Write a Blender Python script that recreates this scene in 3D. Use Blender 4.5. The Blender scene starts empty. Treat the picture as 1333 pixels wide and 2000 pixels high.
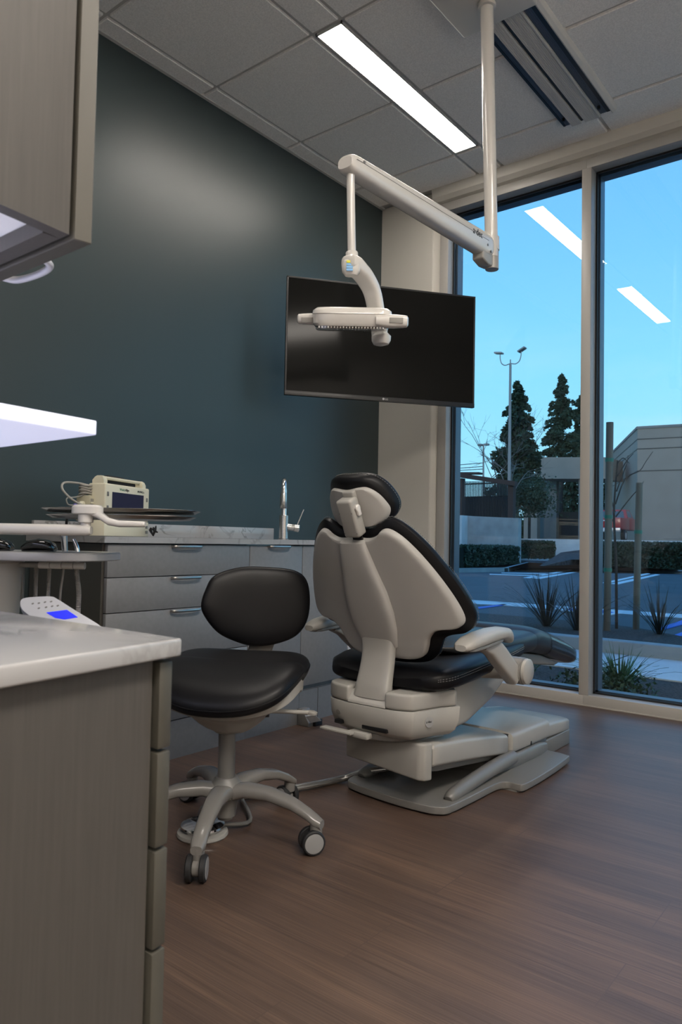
import bpy, bmesh, math, random
from mathutils import Vector, Matrix
random.seed(7)
rnd = random.random
COL = bpy.context.scene.collection
PI = math.pi

# ---------------------------------------------------------------- camera solution (metres, z up)
F = 1435.45; PITCH = math.radians(2.1647); ROLL = math.radians(-1.0841); YAW = math.radians(38.5121)
CAM = Vector((2.774, 0.0, 0.8503))
FW = Vector((-math.sin(YAW)*math.cos(PITCH), math.cos(YAW)*math.cos(PITCH), math.sin(PITCH)))
R0 = Vector((math.cos(YAW), math.sin(YAW), 0)); U0 = R0.cross(FW)
CR = math.cos(ROLL)*R0 - math.sin(ROLL)*U0
CU = math.sin(ROLL)*R0 + math.cos(ROLL)*U0
def ray(x, y): return FW + CR*((x-666.5)/F) - CU*((y-1000)/F)
def at(x, y, ax, v):                       # survey point: sight line meets the plane ax = v
    d = ray(x, y); i = 'xyz'.index(ax)
    return CAM + d*((v-CAM[i])/d[i])
def far(x, y, t): return CAM + ray(x, y)*t

# ---------------------------------------------------------------- materials
MATS = {}
def srgb(r, g, b):
    f = lambda c: (c/255/12.92) if c <= 10.3 else ((c/255+.055)/1.055)**2.4
    return (f(r), f(g), f(b), 1)
def mat(name, col, rough=.5, metal=0, spec=.5, emit=None, estr=0, coat=0, noise=None, bump=None, trans=0, alpha=1, sheen=0):
    if name in MATS: return MATS[name]
    m = bpy.data.materials.new(name); m.use_nodes = True; MATS[name] = m
    nt = m.node_tree; N = nt.nodes; L = nt.links; b = N['Principled BSDF']
    c = col if len(col) == 4 else (*col, 1)
    b.inputs['Base Color'].default_value = c
    b.inputs['Roughness'].default_value = rough; b.inputs['Metallic'].default_value = metal
    b.inputs['Specular IOR Level'].default_value = spec; b.inputs['Coat Weight'].default_value = coat
    b.inputs['Coat Roughness'].default_value = .08
    b.inputs['Transmission Weight'].default_value = trans; b.inputs['Alpha'].default_value = alpha
    if emit: b.inputs['Emission Color'].default_value = emit; b.inputs['Emission Strength'].default_value = estr
    tc = N.new('ShaderNodeTexCoord')
    if noise:                               # (scale, amount, (sx,sy,sz))
        mp = N.new('ShaderNodeMapping'); mp.inputs['Scale'].default_value = noise[2] if len(noise) > 2 else (1, 1, 1)
        L.new(tc.outputs['Object'], mp.inputs[0])
        n = N.new('ShaderNodeTexNoise'); n.inputs['Scale'].default_value = noise[0]; n.inputs['Detail'].default_value = 6
        L.new(mp.outputs[0], n.inputs['Vector'])
        mr = N.new('ShaderNodeMapRange'); mr.inputs['From Min'].default_value = .3; mr.inputs['From Max'].default_value = .7
        mr.inputs['To Min'].default_value = 1-noise[1]; mr.inputs['To Max'].default_value = 1+noise[1]
        L.new(n.outputs['Fac'], mr.inputs['Value'])
        mx = N.new('ShaderNodeMix'); mx.data_type = 'RGBA'; mx.blend_type = 'MULTIPLY'; mx.inputs[0].default_value = 1
        mx.inputs[6].default_value = c; L.new(mr.outputs[0], mx.inputs[7]); L.new(mx.outputs[2], b.inputs['Base Color'])
    if bump:                                # (scale, strength, distance)
        n2 = N.new('ShaderNodeTexNoise'); n2.inputs['Scale'].default_value = bump[0]; n2.inputs['Detail'].default_value = 4
        L.new(tc.outputs['Object'], n2.inputs['Vector'])
        bp = N.new('ShaderNodeBump'); bp.inputs['Strength'].default_value = bump[1]; bp.inputs['Distance'].default_value = bump[2]
        L.new(n2.outputs['Fac'], bp.inputs['Height']); L.new(bp.outputs[0], b.inputs['Normal'])
    return m

GREEN = mat('green_wall_paint', (.030, .045, .048), .385, spec=.62, bump=(500, .12, .0006))
BEIGE = mat('beige_wall_paint', (.54, .52, .475), .55, bump=(350, .1, .0005))
CEILT = mat('ceiling_tile', (.90, .875, .84), .9, noise=(160, .10), bump=(220, .5, .001))
TBAR = mat('ceiling_grid_bar', (.55, .535, .51), .6)
FRAME = mat('anodised_window_frame', (.37, .355, .33), .42, spec=.5)
GASKET = mat('black_gasket', (.006, .006, .007), .6)
OUTFR = mat('outer_frame_metal', (.10, .13, .17), .4, metal=.5)
CREAM = mat('grey_white_plastic', (.34, .33, .305), .34, bump=(900, .05, .0002))
CREAM2 = mat('matte_grey_white_plastic', (.32, .31, .285), .5, bump=(900, .08, .0002))
TRACKP = mat('pale_track_plastic', (.62, .605, .57), .5)
SHELLM = mat('satin_backrest_plastic', (.37, .36, .34), .45, bump=(900, .08, .0002))
GREYP = mat('warm_grey_plastic', (.165, .16, .15), .38)
WHITE = mat('gloss_white_paint', (.64, .62, .585), .22, coat=.4)
VINYL = mat('black_vinyl', (.0040, .0041, .0052), .42, spec=.27, bump=(260, .10, .0006))
VINYL2 = mat('dark_vinyl_insert', (.011, .0115, .013), .38, spec=.45, bump=(260, .10, .0006))
STITCH = mat('grey_thread', (.20, .20, .20), .7)
BLACK = mat('black_plastic', (.006, .006, .007), .35)
GLOSSB = mat('gloss_black_plastic', (.006, .006, .006), .08, coat=.6)
CHROME = mat('chrome', (.75, .75, .76), .08, metal=1)
STEEL = mat('brushed_steel', (.56, .555, .54), .26, metal=1)
NICKEL = mat('satin_nickel', (.44, .425, .40), .36, metal=1)
RUBBER = mat('black_rubber', (.012, .012, .013), .6)
LAMGR = mat('grey_laminate', (.215, .217, .225), .42, noise=(60, .05, (40, 1, 1)))
LAMTP = mat('taupe_laminate', (.066, .060, .054), .5, noise=(9, .09, (22, 22, 1)))
LAMSD = mat('taupe_edge_band', (.062, .058, .047), .5)
CABW = mat('white_melamine', (.80, .80, .80), .5)
DARKGAP = mat('dark_gap', (.012, .012, .012), .8)
BEIGEP = mat('ivory_instrument_plastic', (.66, .63, .49), .45)
BEIGEP2 = mat('darker_ivory_plastic', (.46, .43, .31), .5)
SCREEN = mat('dark_blue_screen', (.022, .020, .048), .5, spec=.15)
BLUELED = mat('blue_lit_display', (.0, .01, .4), .4, emit=(.002, .006, .85, 1), estr=.85)
CONC = mat('concrete', (.36, .37, .36), .85, noise=(2.5, .16), bump=(60, .3, .004))
CONCL = mat('pale_concrete', (.66, .67, .66), .85, noise=(3, .08), bump=(60, .2, .003))
ASPH = mat('asphalt', (.075, .080, .085), .85, noise=(1.2, .14), bump=(120, .4, .004))
PAINTW = mat('white_road_paint', (.75, .75, .75), .7)
PAINTB = mat('blue_road_paint', (.05, .16, .60), .7)
SOIL2 = mat('coarse_mulch_bank', (.060, .052, .047), .95, noise=(7, .7), bump=(7, 1, .1))
SOIL = mat('bark_mulch', (.060, .050, .045), .95, noise=(45, .75), bump=(50, 1, .02))
LEAFD = mat('dark_conifer_foliage', (.032, .060, .034), .8, noise=(1.2, .4))
LEAFH = mat('hedge_leaves', (.026, .050, .022), .7, noise=(3, .4))
LEAFG = mat('bright_grass_leaves', (.07, .16, .055), .55, noise=(6, .25))
LEAFD2 = mat('deep_green_leaves', (.030, .065, .028), .6, noise=(8, .3))
LEAFP = mat('dark_flax_leaves', (.030, .035, .028), .5)
BARK = mat('tree_bark', (.05, .04, .034), .9, noise=(8, .3))
TWIG = mat('pale_bare_twigs', (.16, .15, .14), .9)
LOGP = mat('weathered_stake_wood', (.20, .165, .125), .85, noise=(14, .22, (1, 1, .1)))
TIE = mat('green_tie_tape', (.02, .22, .14), .6)
PERG = mat('brown_stained_timber', (.055, .032, .026), .8)
IRON = mat('dark_iron_bars', (.012, .014, .018), .6)
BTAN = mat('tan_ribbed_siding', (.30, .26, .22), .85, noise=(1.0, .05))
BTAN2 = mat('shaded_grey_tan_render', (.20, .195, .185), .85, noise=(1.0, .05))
BDARK = mat('dark_glazing', (.025, .03, .035), .3)
RED = mat('red_car_paint', (.42, .03, .03), .35, coat=.4)
CARGL = mat('car_glass', (.10, .14, .16), .1)
YEL = mat('yellow_label_print', (.75, .72, .05), .5)
BLUEL = mat('light_blue_label_print', (.22, .48, .80), .5)
PURP = mat('purple_connector', (.10, .07, .38), .45)
CABLEG = mat('grey_cable', (.30, .29, .26), .5)
HOSE = mat('ribbed_grey_hose', (.33, .315, .29), .5)
CARDB = mat('blue_ink', (.03, .20, .75), .5)
INKB = mat('black_ink', (.015, .015, .015), .6)
INKG = mat('green_ink', (.03, .16, .10), .6)
METG = mat('grey_painted_pole', (.30, .29, .28), .5)
DISCW = mat('dull_silver_wheel', (.26, .26, .26), .35)

def marble(name, base, vein):
    m = mat(name, base, .13, coat=.25); nt = m.node_tree; N = nt.nodes; L = nt.links; b = N['Principled BSDF']
    tc = [n for n in N if n.type == 'TEX_COORD'][0]
    n = N.new('ShaderNodeTexNoise'); n.inputs['Scale'].default_value = 5; n.inputs['Detail'].default_value = 9; n.inputs['Distortion'].default_value = 1.6
    L.new(tc.outputs['Object'], n.inputs['Vector'])
    s = N.new('ShaderNodeMath'); s.operation = 'SUBTRACT'; s.inputs[1].default_value = .5; L.new(n.outputs['Fac'], s.inputs[0])
    a = N.new('ShaderNodeMath'); a.operation = 'ABSOLUTE'; L.new(s.outputs[0], a.inputs[0])
    mr = N.new('ShaderNodeMapRange'); mr.inputs['From Max'].default_value = .030; mr.inputs['To Min'].default_value = .85; mr.inputs['To Max'].default_value = 0
    L.new(a.outputs[0], mr.inputs['Value'])
    n3 = N.new('ShaderNodeTexNoise'); n3.inputs['Scale'].default_value = 3.2; L.new(tc.outputs['Object'], n3.inputs['Vector'])
    mr2 = N.new('ShaderNodeMapRange'); mr2.inputs['From Min'].default_value = .42; mr2.inputs['From Max'].default_value = .60
    L.new(n3.outputs['Fac'], mr2.inputs['Value'])
    mu = N.new('ShaderNodeMath'); mu.operation = 'MULTIPLY'; L.new(mr.outputs[0], mu.inputs[0]); L.new(mr2.outputs[0], mu.inputs[1])
    mx = N.new('ShaderNodeMix'); mx.data_type = 'RGBA'; mx.inputs[6].default_value = (*base, 1); mx.inputs[7].default_value = (*vein, 1)
    L.new(mu.outputs[0], mx.inputs[0]); L.new(mx.outputs[2], b.inputs['Base Color'])
    return m
QUARTZ = marble('white_quartz', (.36, .356, .355), (.15, .147, .14))

def floor_mat():
    m = mat('wood_look_vinyl', (.1, .06, .04), .42, spec=.45); nt = m.node_tree; N = nt.nodes; L = nt.links; b = N['Principled BSDF']
    tc = [n for n in N if n.type == 'TEX_COORD'][0]
    br = N.new('ShaderNodeTexBrick'); br.inputs['Scale'].default_value = 1; br.inputs['Brick Width'].default_value = 1.22
    br.inputs['Row Height'].default_value = .18; br.inputs['Mortar Size'].default_value = .0012; br.offset = .37
    br.inputs['Color1'].default_value = (.2, .2, .2, 1); br.inputs['Color2'].default_value = (.8, .8, .8, 1); br.inputs['Mortar'].default_value = (0, 0, 0, 1)
    L.new(tc.outputs['Object'], br.inputs['Vector'])
    mp = N.new('ShaderNodeMapping'); mp.inputs['Scale'].default_value = (.9, 26, 1)
    L.new(tc.outputs['Object'], mp.inputs[0])
    ad = N.new('ShaderNodeVectorMath'); ad.operation = 'ADD'; L.new(mp.outputs[0], ad.inputs[0])
    sc = N.new('ShaderNodeVectorMath'); sc.operation = 'SCALE'; sc.inputs['Scale'].default_value = 7; L.new(br.outputs['Color'], sc.inputs[0]); L.new(sc.outputs[0], ad.inputs[1])
    n1 = N.new('ShaderNodeTexNoise'); n1.inputs['Scale'].default_value = 1.6; n1.inputs['Detail'].default_value = 8; n1.inputs['Roughness'].default_value = .62; L.new(ad.outputs[0], n1.inputs['Vector'])
    mp2 = N.new('ShaderNodeMapping'); mp2.inputs['Scale'].default_value = (3, 240, 1); L.new(tc.outputs['Object'], mp2.inputs[0])
    n2 = N.new('ShaderNodeTexNoise'); n2.inputs['Scale'].default_value = 1.3; n2.inputs['Detail'].default_value = 3; L.new(mp2.outputs[0], n2.inputs['Vector'])
    mp3 = N.new('ShaderNodeMapping'); mp3.inputs['Scale'].default_value = (.7, 4.2, 1); L.new(tc.outputs['Object'], mp3.inputs[0])
    n3 = N.new('ShaderNodeTexNoise'); n3.inputs['Scale'].default_value = 1.4; n3.inputs['Detail'].default_value = 3; L.new(mp3.outputs[0], n3.inputs['Vector'])
    cr = N.new('ShaderNodeValToRGB'); e = cr.color_ramp.elements
    e[0].position = .28; e[0].color = (.050, .034, .029, 1); e[1].position = .74; e[1].color = (.140, .086, .058, 1)
    k = e.new(.5); k.color = (.088, .056, .041, 1)
    mx0 = N.new('ShaderNodeMix'); mx0.inputs[0].default_value = .45; L.new(n1.outputs['Fac'], mx0.inputs[2]); L.new(n3.outputs['Fac'], mx0.inputs[3])
    L.new(mx0.outputs[0], cr.inputs[0])
    mr = N.new('ShaderNodeMapRange'); mr.inputs['From Min'].default_value = .3; mr.inputs['From Max'].default_value = .7; mr.inputs['To Min'].default_value = .70; mr.inputs['To Max'].default_value = 1.3
    L.new(n2.outputs['Fac'], mr.inputs['Value'])
    mx = N.new('ShaderNodeMix'); mx.data_type = 'RGBA'; mx.blend_type = 'MULTIPLY'; mx.inputs[0].default_value = 1
    L.new(cr.outputs[0], mx.inputs[6]); L.new(mr.outputs[0], mx.inputs[7])
    mt = N.new('ShaderNodeMix'); mt.data_type = 'RGBA'; L.new(br.outputs['Fac'], mt.inputs[0]); L.new(mx.outputs[2], mt.inputs[6]); mt.inputs[7].default_value = (.072, .047, .037, 1)
    L.new(mt.outputs[2], b.inputs['Base Color'])
    bp = N.new('ShaderNodeBump'); bp.inputs['Strength'].default_value = .25; bp.inputs['Distance'].default_value = .0008
    L.new(n2.outputs['Fac'], bp.inputs['Height']); L.new(bp.outputs[0], b.inputs['Normal'])
    return m
FLOOR = floor_mat()

def glass_mat(name, tint, base=.055):
    m = bpy.data.materials.new(name); m.use_nodes = True; MATS[name] = m
    nt = m.node_tree; N = nt.nodes; L = nt.links; N.clear()
    o = N.new('ShaderNodeOutputMaterial'); t = N.new('ShaderNodeBsdfTransparent'); t.inputs[0].default_value = (*tint, 1)
    g = N.new('ShaderNodeBsdfGlossy'); g.inputs['Roughness'].default_value = .0
    lw = N.new('ShaderNodeLayerWeight'); lw.inputs['Blend'].default_value = .5
    p = N.new('ShaderNodeMath'); p.operation = 'POWER'; p.inputs[1].default_value = 5; L.new(lw.outputs['Facing'], p.inputs[0])
    mr = N.new('ShaderNodeMapRange'); mr.inputs['To Min'].default_value = base; mr.inputs['To Max'].default_value = 1; L.new(p.outputs[0], mr.inputs['Value'])
    mx = N.new('ShaderNodeMixShader'); L.new(mr.outputs[0], mx.inputs[0]); L.new(t.outputs[0], mx.inputs[1]); L.new(g.outputs[0], mx.inputs[2])
    L.new(mx.outputs[0], o.inputs[0]); return m
GLASS = glass_mat('window_glass', (.93, .97, .985))
FILM = glass_mat('clear_plastic_film', (.93, .93, .93), .10)
CLEARP = glass_mat('clear_lens_plastic', (.80, .80, .80), .12)

def emis(name, col, s):
    m = bpy.data.materials.new(name); m.use_nodes = True; N = m.node_tree.nodes; L = m.node_tree.links; N.clear()
    o = N.new('ShaderNodeOutputMaterial'); e = N.new('ShaderNodeEmission'); e.inputs[0].default_value = (*col, 1); e.inputs[1].default_value = s
    L.new(e.outputs[0], o.inputs[0]); return m
PANEL = emis('ceiling_light_diffuser', (1, .92, .83), 26.0)
FILL_PANEL = emis('added_fill_diffuser', (1, .92, .83), 27.0)  # glow of the added panels that brighten the room from out of view
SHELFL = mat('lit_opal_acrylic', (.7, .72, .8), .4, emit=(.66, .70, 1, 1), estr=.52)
LED = emis('led_strip', (.78, .80, 1), 9.0)

# ---------------------------------------------------------------- object helpers
ORG = {}
def link(name, me, parent=None, mats=(), smooth=True, angle=35):
    vs = [v.co for v in me.vertices]
    lo = Vector((min(v[i] for v in vs) for i in range(3))); hi = Vector((max(v[i] for v in vs) for i in range(3)))
    c = (lo+hi)/2
    if parent is None: c.z = lo.z
    me.transform(Matrix.Translation(-c))
    for m in mats: me.materials.append(m)
    if smooth:
        for p in me.polygons: p.use_smooth = True
        me.set_sharp_from_angle(angle=math.radians(angle))
    o = bpy.data.objects.new(name, me); COL.objects.link(o)
    ORG[o.name] = c
    if parent is not None:
        o.parent = parent; o.location = c-ORG[parent.name]
    else: o.location = c
    return o
def obj(name, bm, m, parent=None, smooth=True, angle=35, flat=False):
    bmesh.ops.recalc_face_normals(bm, faces=bm.faces)
    me = bpy.data.meshes.new(name); bm.to_mesh(me); bm.free()
    ms = m if isinstance(m, (list, tuple)) else [m]
    return link(name, me, parent, ms, smooth and not flat, angle)
def tag(o, label=None, cat=None, group=None, kind=None):
    if label: o['label'] = label
    if cat: o['category'] = cat
    if group: o['group'] = group
    if kind: o['kind'] = kind
    return o
def thing(name, label, cat, loc, group=None):
    o = bpy.data.objects.new(name, None); COL.objects.link(o); o.location = loc; o.empty_display_size = .1
    ORG[o.name] = Vector(loc); return tag(o, label, cat, group)
def struct(name, bm, m, **k): return tag(obj(name, bm, m, **k), kind='structure')

def BM(): return bmesh.new()
def frame_from(ex, ey, ez, o): 
    return Matrix(((ex[0], ey[0], ez[0], o[0]), (ex[1], ey[1], ez[1], o[1]), (ex[2], ey[2], ez[2], o[2]), (0, 0, 0, 1)))
def add(bm, src, M=None, mi=0):
    if M is not None: src.transform(M)
    me = bpy.data.meshes.new('t'); src.to_mesh(me); src.free()
    n = len(bm.faces); bm.from_mesh(me); bpy.data.meshes.remove(me)
    bm.faces.ensure_lookup_table()
    if mi:
        for f in bm.faces[n:]: f.material_index = mi
def box(x0, x1, y0, y1, z0, z1, b=0, seg=2):
    bm = BM(); bmesh.ops.create_cube(bm, size=1)
    for v in bm.verts: v.co = Vector(((x0+x1)/2+v.co.x*(x1-x0), (y0+y1)/2+v.co.y*(y1-y0), (z0+z1)/2+v.co.z*(z1-z0)))
    if b: bmesh.ops.bevel(bm, geom=bm.edges[:], offset=b, segments=seg, affect='EDGES', profile=.5, clamp_overlap=True)
    return bm
def merge(*bms):
    r = bms[0]
    for b in bms[1:]: add(r, b)
    return r
def cyl(p0, p1, r0, r1=None, n=24, b=0):
    p0 = Vector(p0); p1 = Vector(p1); r1 = r0 if r1 is None else r1
    prof = [(0, 0), (r0-b, 0), (r0, b), (r1, (p1-p0).length-b), (r1-b, (p1-p0).length), (0, (p1-p0).length)] if b else [(0, 0), (r0, 0), (r1, (p1-p0).length), (0, (p1-p0).length)]
    return lathe(prof, p0, p1-p0, n)
def basis(z):
    z = Vector(z).normalized(); a = Vector((0, 0, 1)) if abs(z.z) < .9 else Vector((1, 0, 0))
    x = a.cross(z).normalized(); return x, z.cross(x), z
def lathe(prof, o, axis=(0, 0, 1), n=32):
    x, y, z = basis(axis); o = Vector(o); bm = BM(); rings = []
    for r, h in prof:
        if r < 1e-6: rings.append([bm.verts.new(o+z*h)])
        else: rings.append([bm.verts.new(o+z*h+(x*math.cos(2*PI*i/n)+y*math.sin(2*PI*i/n))*r) for i in range(n)])
    for a, b in zip(rings, rings[1:]):
        if len(a) == 1 and len(b) == 1: continue
        for i in range(n):
            j = (i+1) % n
            if len(a) == 1: bm.faces.new((a[0], b[i], b[j]))
            elif len(b) == 1: bm.faces.new((a[i], b[0], a[j]))
            else: bm.faces.new((a[i], b[i], b[j], a[j]))
    return bm
def loft(rings, cap=True, closed=True):
    bm = BM(); R = [[bm.verts.new(Vector(p)) for p in r] for r in rings]; n = len(R[0])
    for a, b in zip(R, R[1:]):
        for i in range(n if closed else n-1):
            j = (i+1) % n; bm.faces.new((a[i], b[i], b[j], a[j]))
    if cap: bm.faces.new(R[0][::-1]); bm.faces.new(R[-1])
    return bm
def catmull(pts, closed=False, sub=6):
    P = [Vector(p) for p in pts]; n = len(P); out = []
    rng = range(n) if closed else range(n-1)
    for i in rng:
        if closed: a, b, c, d = P[i-1], P[i], P[(i+1) % n], P[(i+2) % n]
        else: a, b, c, d = P[max(i-1, 0)], P[i], P[i+1], P[min(i+2, n-1)]
        for k in range(sub):
            t = k/sub
            out.append(.5*((2*b)+(c-a)*t+(2*a-5*b+4*c-d)*t*t+(3*b-a-3*c+d)*t**3))
    if not closed: out.append(P[-1])
    return out
def tube(pts, r, n=12, smooth=True, sub=6, cap=True):
    P = catmull(pts, False, sub) if smooth and len(pts) > 2 else [Vector(p) for p in pts]
    m = len(P)
    if isinstance(r, (list, tuple)):
        rr = []
        for i in range(m):
            t = i/(m-1)*(len(r)-1); k = min(int(t), len(r)-2); rr.append(r[k]*(1-(t-k))+r[k+1]*(t-k))
    else: rr = [r]*m
    up = None; rings = []
    for i in range(m):
        t = (P[min(i+1, m-1)]-P[max(i-1, 0)]).normalized()
        if up is None: up = basis(t)[0]
        up = (up-t*up.dot(t)).normalized(); s = t.cross(up)
        rings.append([P[i]+(up*math.cos(2*PI*k/n)+s*math.sin(2*PI*k/n))*rr[i] for k in range(n)])
    return loft(rings, cap)
def sring(c, ex, ey, w, h, e=4, n=32):    # superellipse ring around c
    out = []
    for i in range(n):
        a = 2*PI*i/n; ca, sa = math.cos(a), math.sin(a)
        out.append(Vector(c)+Vector(ex)*(w*math.copysign(abs(ca)**(2/e), ca))+Vector(ey)*(h*math.copysign(abs(sa)**(2/e), sa)))
    return out
def prism(poly, ax, a, b, bev=0, seg=3, ang=20, poly2=None):
    """polygon in the plane across axis ax (x:(y,z) y:(x,z) z:(x,y)) from a to b"""
    def p3(p, v): return {'x': (v, p[0], p[1]), 'y': (p[0], v, p[1]), 'z': (p[0], p[1], v)}[ax]
    bm = loft([[p3(p, a) for p in poly], [p3(p, b) for p in (poly2 or poly)]])
    bmesh.ops.recalc_face_normals(bm, faces=bm.faces)
    if bev:
        es = [e for e in bm.edges if len(e.link_faces) == 2 and e.calc_face_angle(0) > math.radians(ang)]
        bmesh.ops.bevel(bm, geom=es, offset=bev, segments=seg, affect='EDGES', profile=.5, clamp_overlap=True)
    return bm
def pillow(outline, top, bot, fmap, sub=5, center=None, rings=10, edge=.0):
    """solid cushion: outline (u,v) list, top(r) / bot(r) heights for r in 0..1, fmap(u,v,h)->point"""
    O = catmull([(p[0], p[1], 0) for p in outline], True, sub); n = len(O)
    c = Vector((center[0], center[1], 0)) if center else sum(O, Vector())/n
    rs = [1-(1-(i+1)/rings)**1.8 for i in range(rings)]
    bm = BM()
    def layer(f, last):
        cv = bm.verts.new(fmap(c.x, c.y, f(0))); prev = None; L = []
        for r in rs[:-1] if not last else rs:
            ring = [bm.verts.new(fmap(*(c+(o-c)*r).xy, f(r))) for o in O]; L.append(ring)
        for i in range(n): bm.faces.new((cv, L[0][i], L[0][(i+1) % n]))
        for a, b in zip(L, L[1:]):
            for i in range(n): bm.faces.new((a[i], b[i], b[(i+1) % n], a[(i+1) % n]))
        return L[-1]
    a = layer(top, True); b = layer(bot, False)
    for i in range(n): bm.faces.new((a[i], b[i], b[(i+1) % n], a[(i+1) % n]))
    return bm
def ribbon_loop(pts, r, n=6): 
    P = [Vector(p) for p in pts]; return tube(P+[P[0]], r, n, smooth=False)
def text(name, s, size, M, m, parent, depth=.0004, align='LEFT', shear=0):
    cu = bpy.data.curves.new(name, 'FONT'); cu.body = s; cu.size = size; cu.extrude = depth; cu.align_x = align; cu.shear = shear
    o = bpy.data.objects.new(name, cu); COL.objects.link(o)
    bpy.context.view_layer.update(); dg = bpy.context.evaluated_depsgraph_get()
    me = bpy.data.meshes.new_from_object(o.evaluated_get(dg)); bpy.data.objects.remove(o)
    me.transform(M); me.materials.clear()
    return link(name, me, parent, [m], smooth=False)

# ================================================================= SETTING
YW = 3.865; ZC = 3.02; YG = 3.975; XR = 4.6; YB = -3.0
bm = box(-.02, XR, YB, YG, -.05, 0); struct('floor', bm, FLOOR, flat=True)
struct('wall_left', box(-.15, 0, YB, 4.1, 0, ZC+.1), GREEN, flat=True)
OFFW = mat('off_white_wall_paint', (.80, .78, .74), .6)
struct('wall_right', box(XR, XR+.15, YB, 4.1, 0, ZC+.1), OFFW, flat=True)
struct('wall_back', merge(box(0, XR, YB-.15, YB, 0, ZC+.1), box(0.0, 2.16, -.42, -.30, 0, ZC)), OFFW, flat=True)
# window wall: painted pier at the left, return towards the glass, soffit band above
bm = prism([(0, YW-.003), (.388, YW-.003), (.396, YW+.0), (.428, YW+.045), (.428, YG+.1), (0, YG+.1)], 'z', 0, ZC)
add(bm, prism([(YW-.045, 2.965), (YW-.02, 2.945), (YW+.03, 2.935), (YG+.1, 2.935), (YG+.1, ZC+.1), (YW-.06, ZC+.1), (YW-.06, ZC-.002)], 'x', .41, XR))
struct('wall_far', bm, BEIGE, flat=True)
# ceiling: 2 ft lay-in tiles with dropped faces, one long strip row holding the lights
xs = [0, .1155, .7255, .885] + [.885+.61*i for i in range(1, 8)]; xs = [x for x in xs if x < XR]+[XR]
ys = sorted([2.3144+.61*i for i in range(-8, 3)] + [YW-.045]); ys = [YB]+[y for y in ys if y > YB]
lights_y = [(2.3144, 3.5344), (.4844, 1.7044)]
extra = [(3.325, .4844, 1.7044), (3.325, -1.3456, -.1256), (2.105, -2.5656, -1.3456)]  # unseen fill panels added to the ceiling for more bounce light
bm = BM(); add(bm, box(0, XR, YB, YG+.05, ZC+.008, ZC+.06), mi=1)
for i in range(len(xs)-1):
    for j in range(len(ys)-1):
        x0, x1, y0, y1 = xs[i], xs[i+1], ys[j], ys[j+1]
        if abs(x0-.7255) < .01 and any(a-.01 < (y0+y1)/2 < b+.01 for a, b in lights_y): continue
        if any(abs(x0-xa) < .02 and a-.01 < (y0+y1)/2 < b+.01 for xa, a, b in extra): continue
        g = .010
        t = loft([[(x0+g, y0+g, ZC+.01), (x1-g, y0+g, ZC+.01), (x1-g, y1-g, ZC+.01), (x0+g, y1-g, ZC+.01)],
                  [(x0+g, y0+g, ZC-.001), (x1-g, y0+g, ZC-.001), (x1-g, y1-g, ZC-.001), (x0+g, y1-g, ZC-.001)],
                  [(x0+g+.003, y0+g+.003, ZC-.004), (x1-g-.003, y0+g+.003, ZC-.004), (x1-g-.003, y1-g-.003, ZC-.004), (x0+g+.003, y1-g-.003, ZC-.004)]])
        add(bm, t)
add(bm, box(0, .018, YB, YW, ZC-.006, ZC+.01), mi=1)
struct('ceiling', bm, [CEILT, TBAR], flat=True)
light_lbl = ['lit white strip light flush in the ceiling near the window', 'second lit strip light behind the first, seen mirrored in the right window pane']
for k, (a, b) in enumerate(lights_y):
    t = thing('ceiling_light', light_lbl[k], 'light', (.805, (a+b)/2, ZC), 'strip lights in the ceiling')
    x0, x1 = .7255+.008, .885-.008
    obj('diffuser', box(x0+.008, x1-.008, a+.018, b-.018, ZC-.001, ZC+.006), PANEL, t, flat=True)
    obj('housing', merge(box(x0, x0+.008, a+.01, b-.01, ZC-.003, ZC+.008), box(x1-.008, x1, a+.01, b-.01, ZC-.003, ZC+.008),
                         box(x0, x1, a+.01, a+.018, ZC-.003, ZC+.008), box(x0, x1, b-.018, b-.01, ZC-.003, ZC+.008)), TBAR, t, flat=True)

for k, (xa, a, b) in enumerate(extra):
    t = thing('ceiling_light', ('added two foot wide fill light panel, unseen to the right of the viewer', 'added two foot wide fill light panel, unseen behind and right of the viewer', 'added two foot wide fill light panel, unseen far behind the viewer')[k], 'light', (xa+.305, (a+b)/2, ZC), 'added fill light panels out of view')
    obj('diffuser', box(xa+.03, xa+.58, a+.03, b-.03, ZC-.001, ZC+.006), FILL_PANEL, t, flat=True)
    obj('housing', merge(box(xa+.01, xa+.03, a+.01, b-.01, ZC-.003, ZC+.008), box(xa+.58, xa+.60, a+.01, b-.01, ZC-.003, ZC+.008), box(xa+.01, xa+.60, a+.01, a+.03, ZC-.003, ZC+.008), box(xa+.01, xa+.60, b-.03, b-.01, ZC-.003, ZC+.008)), TBAR, t, flat=True)

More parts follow.
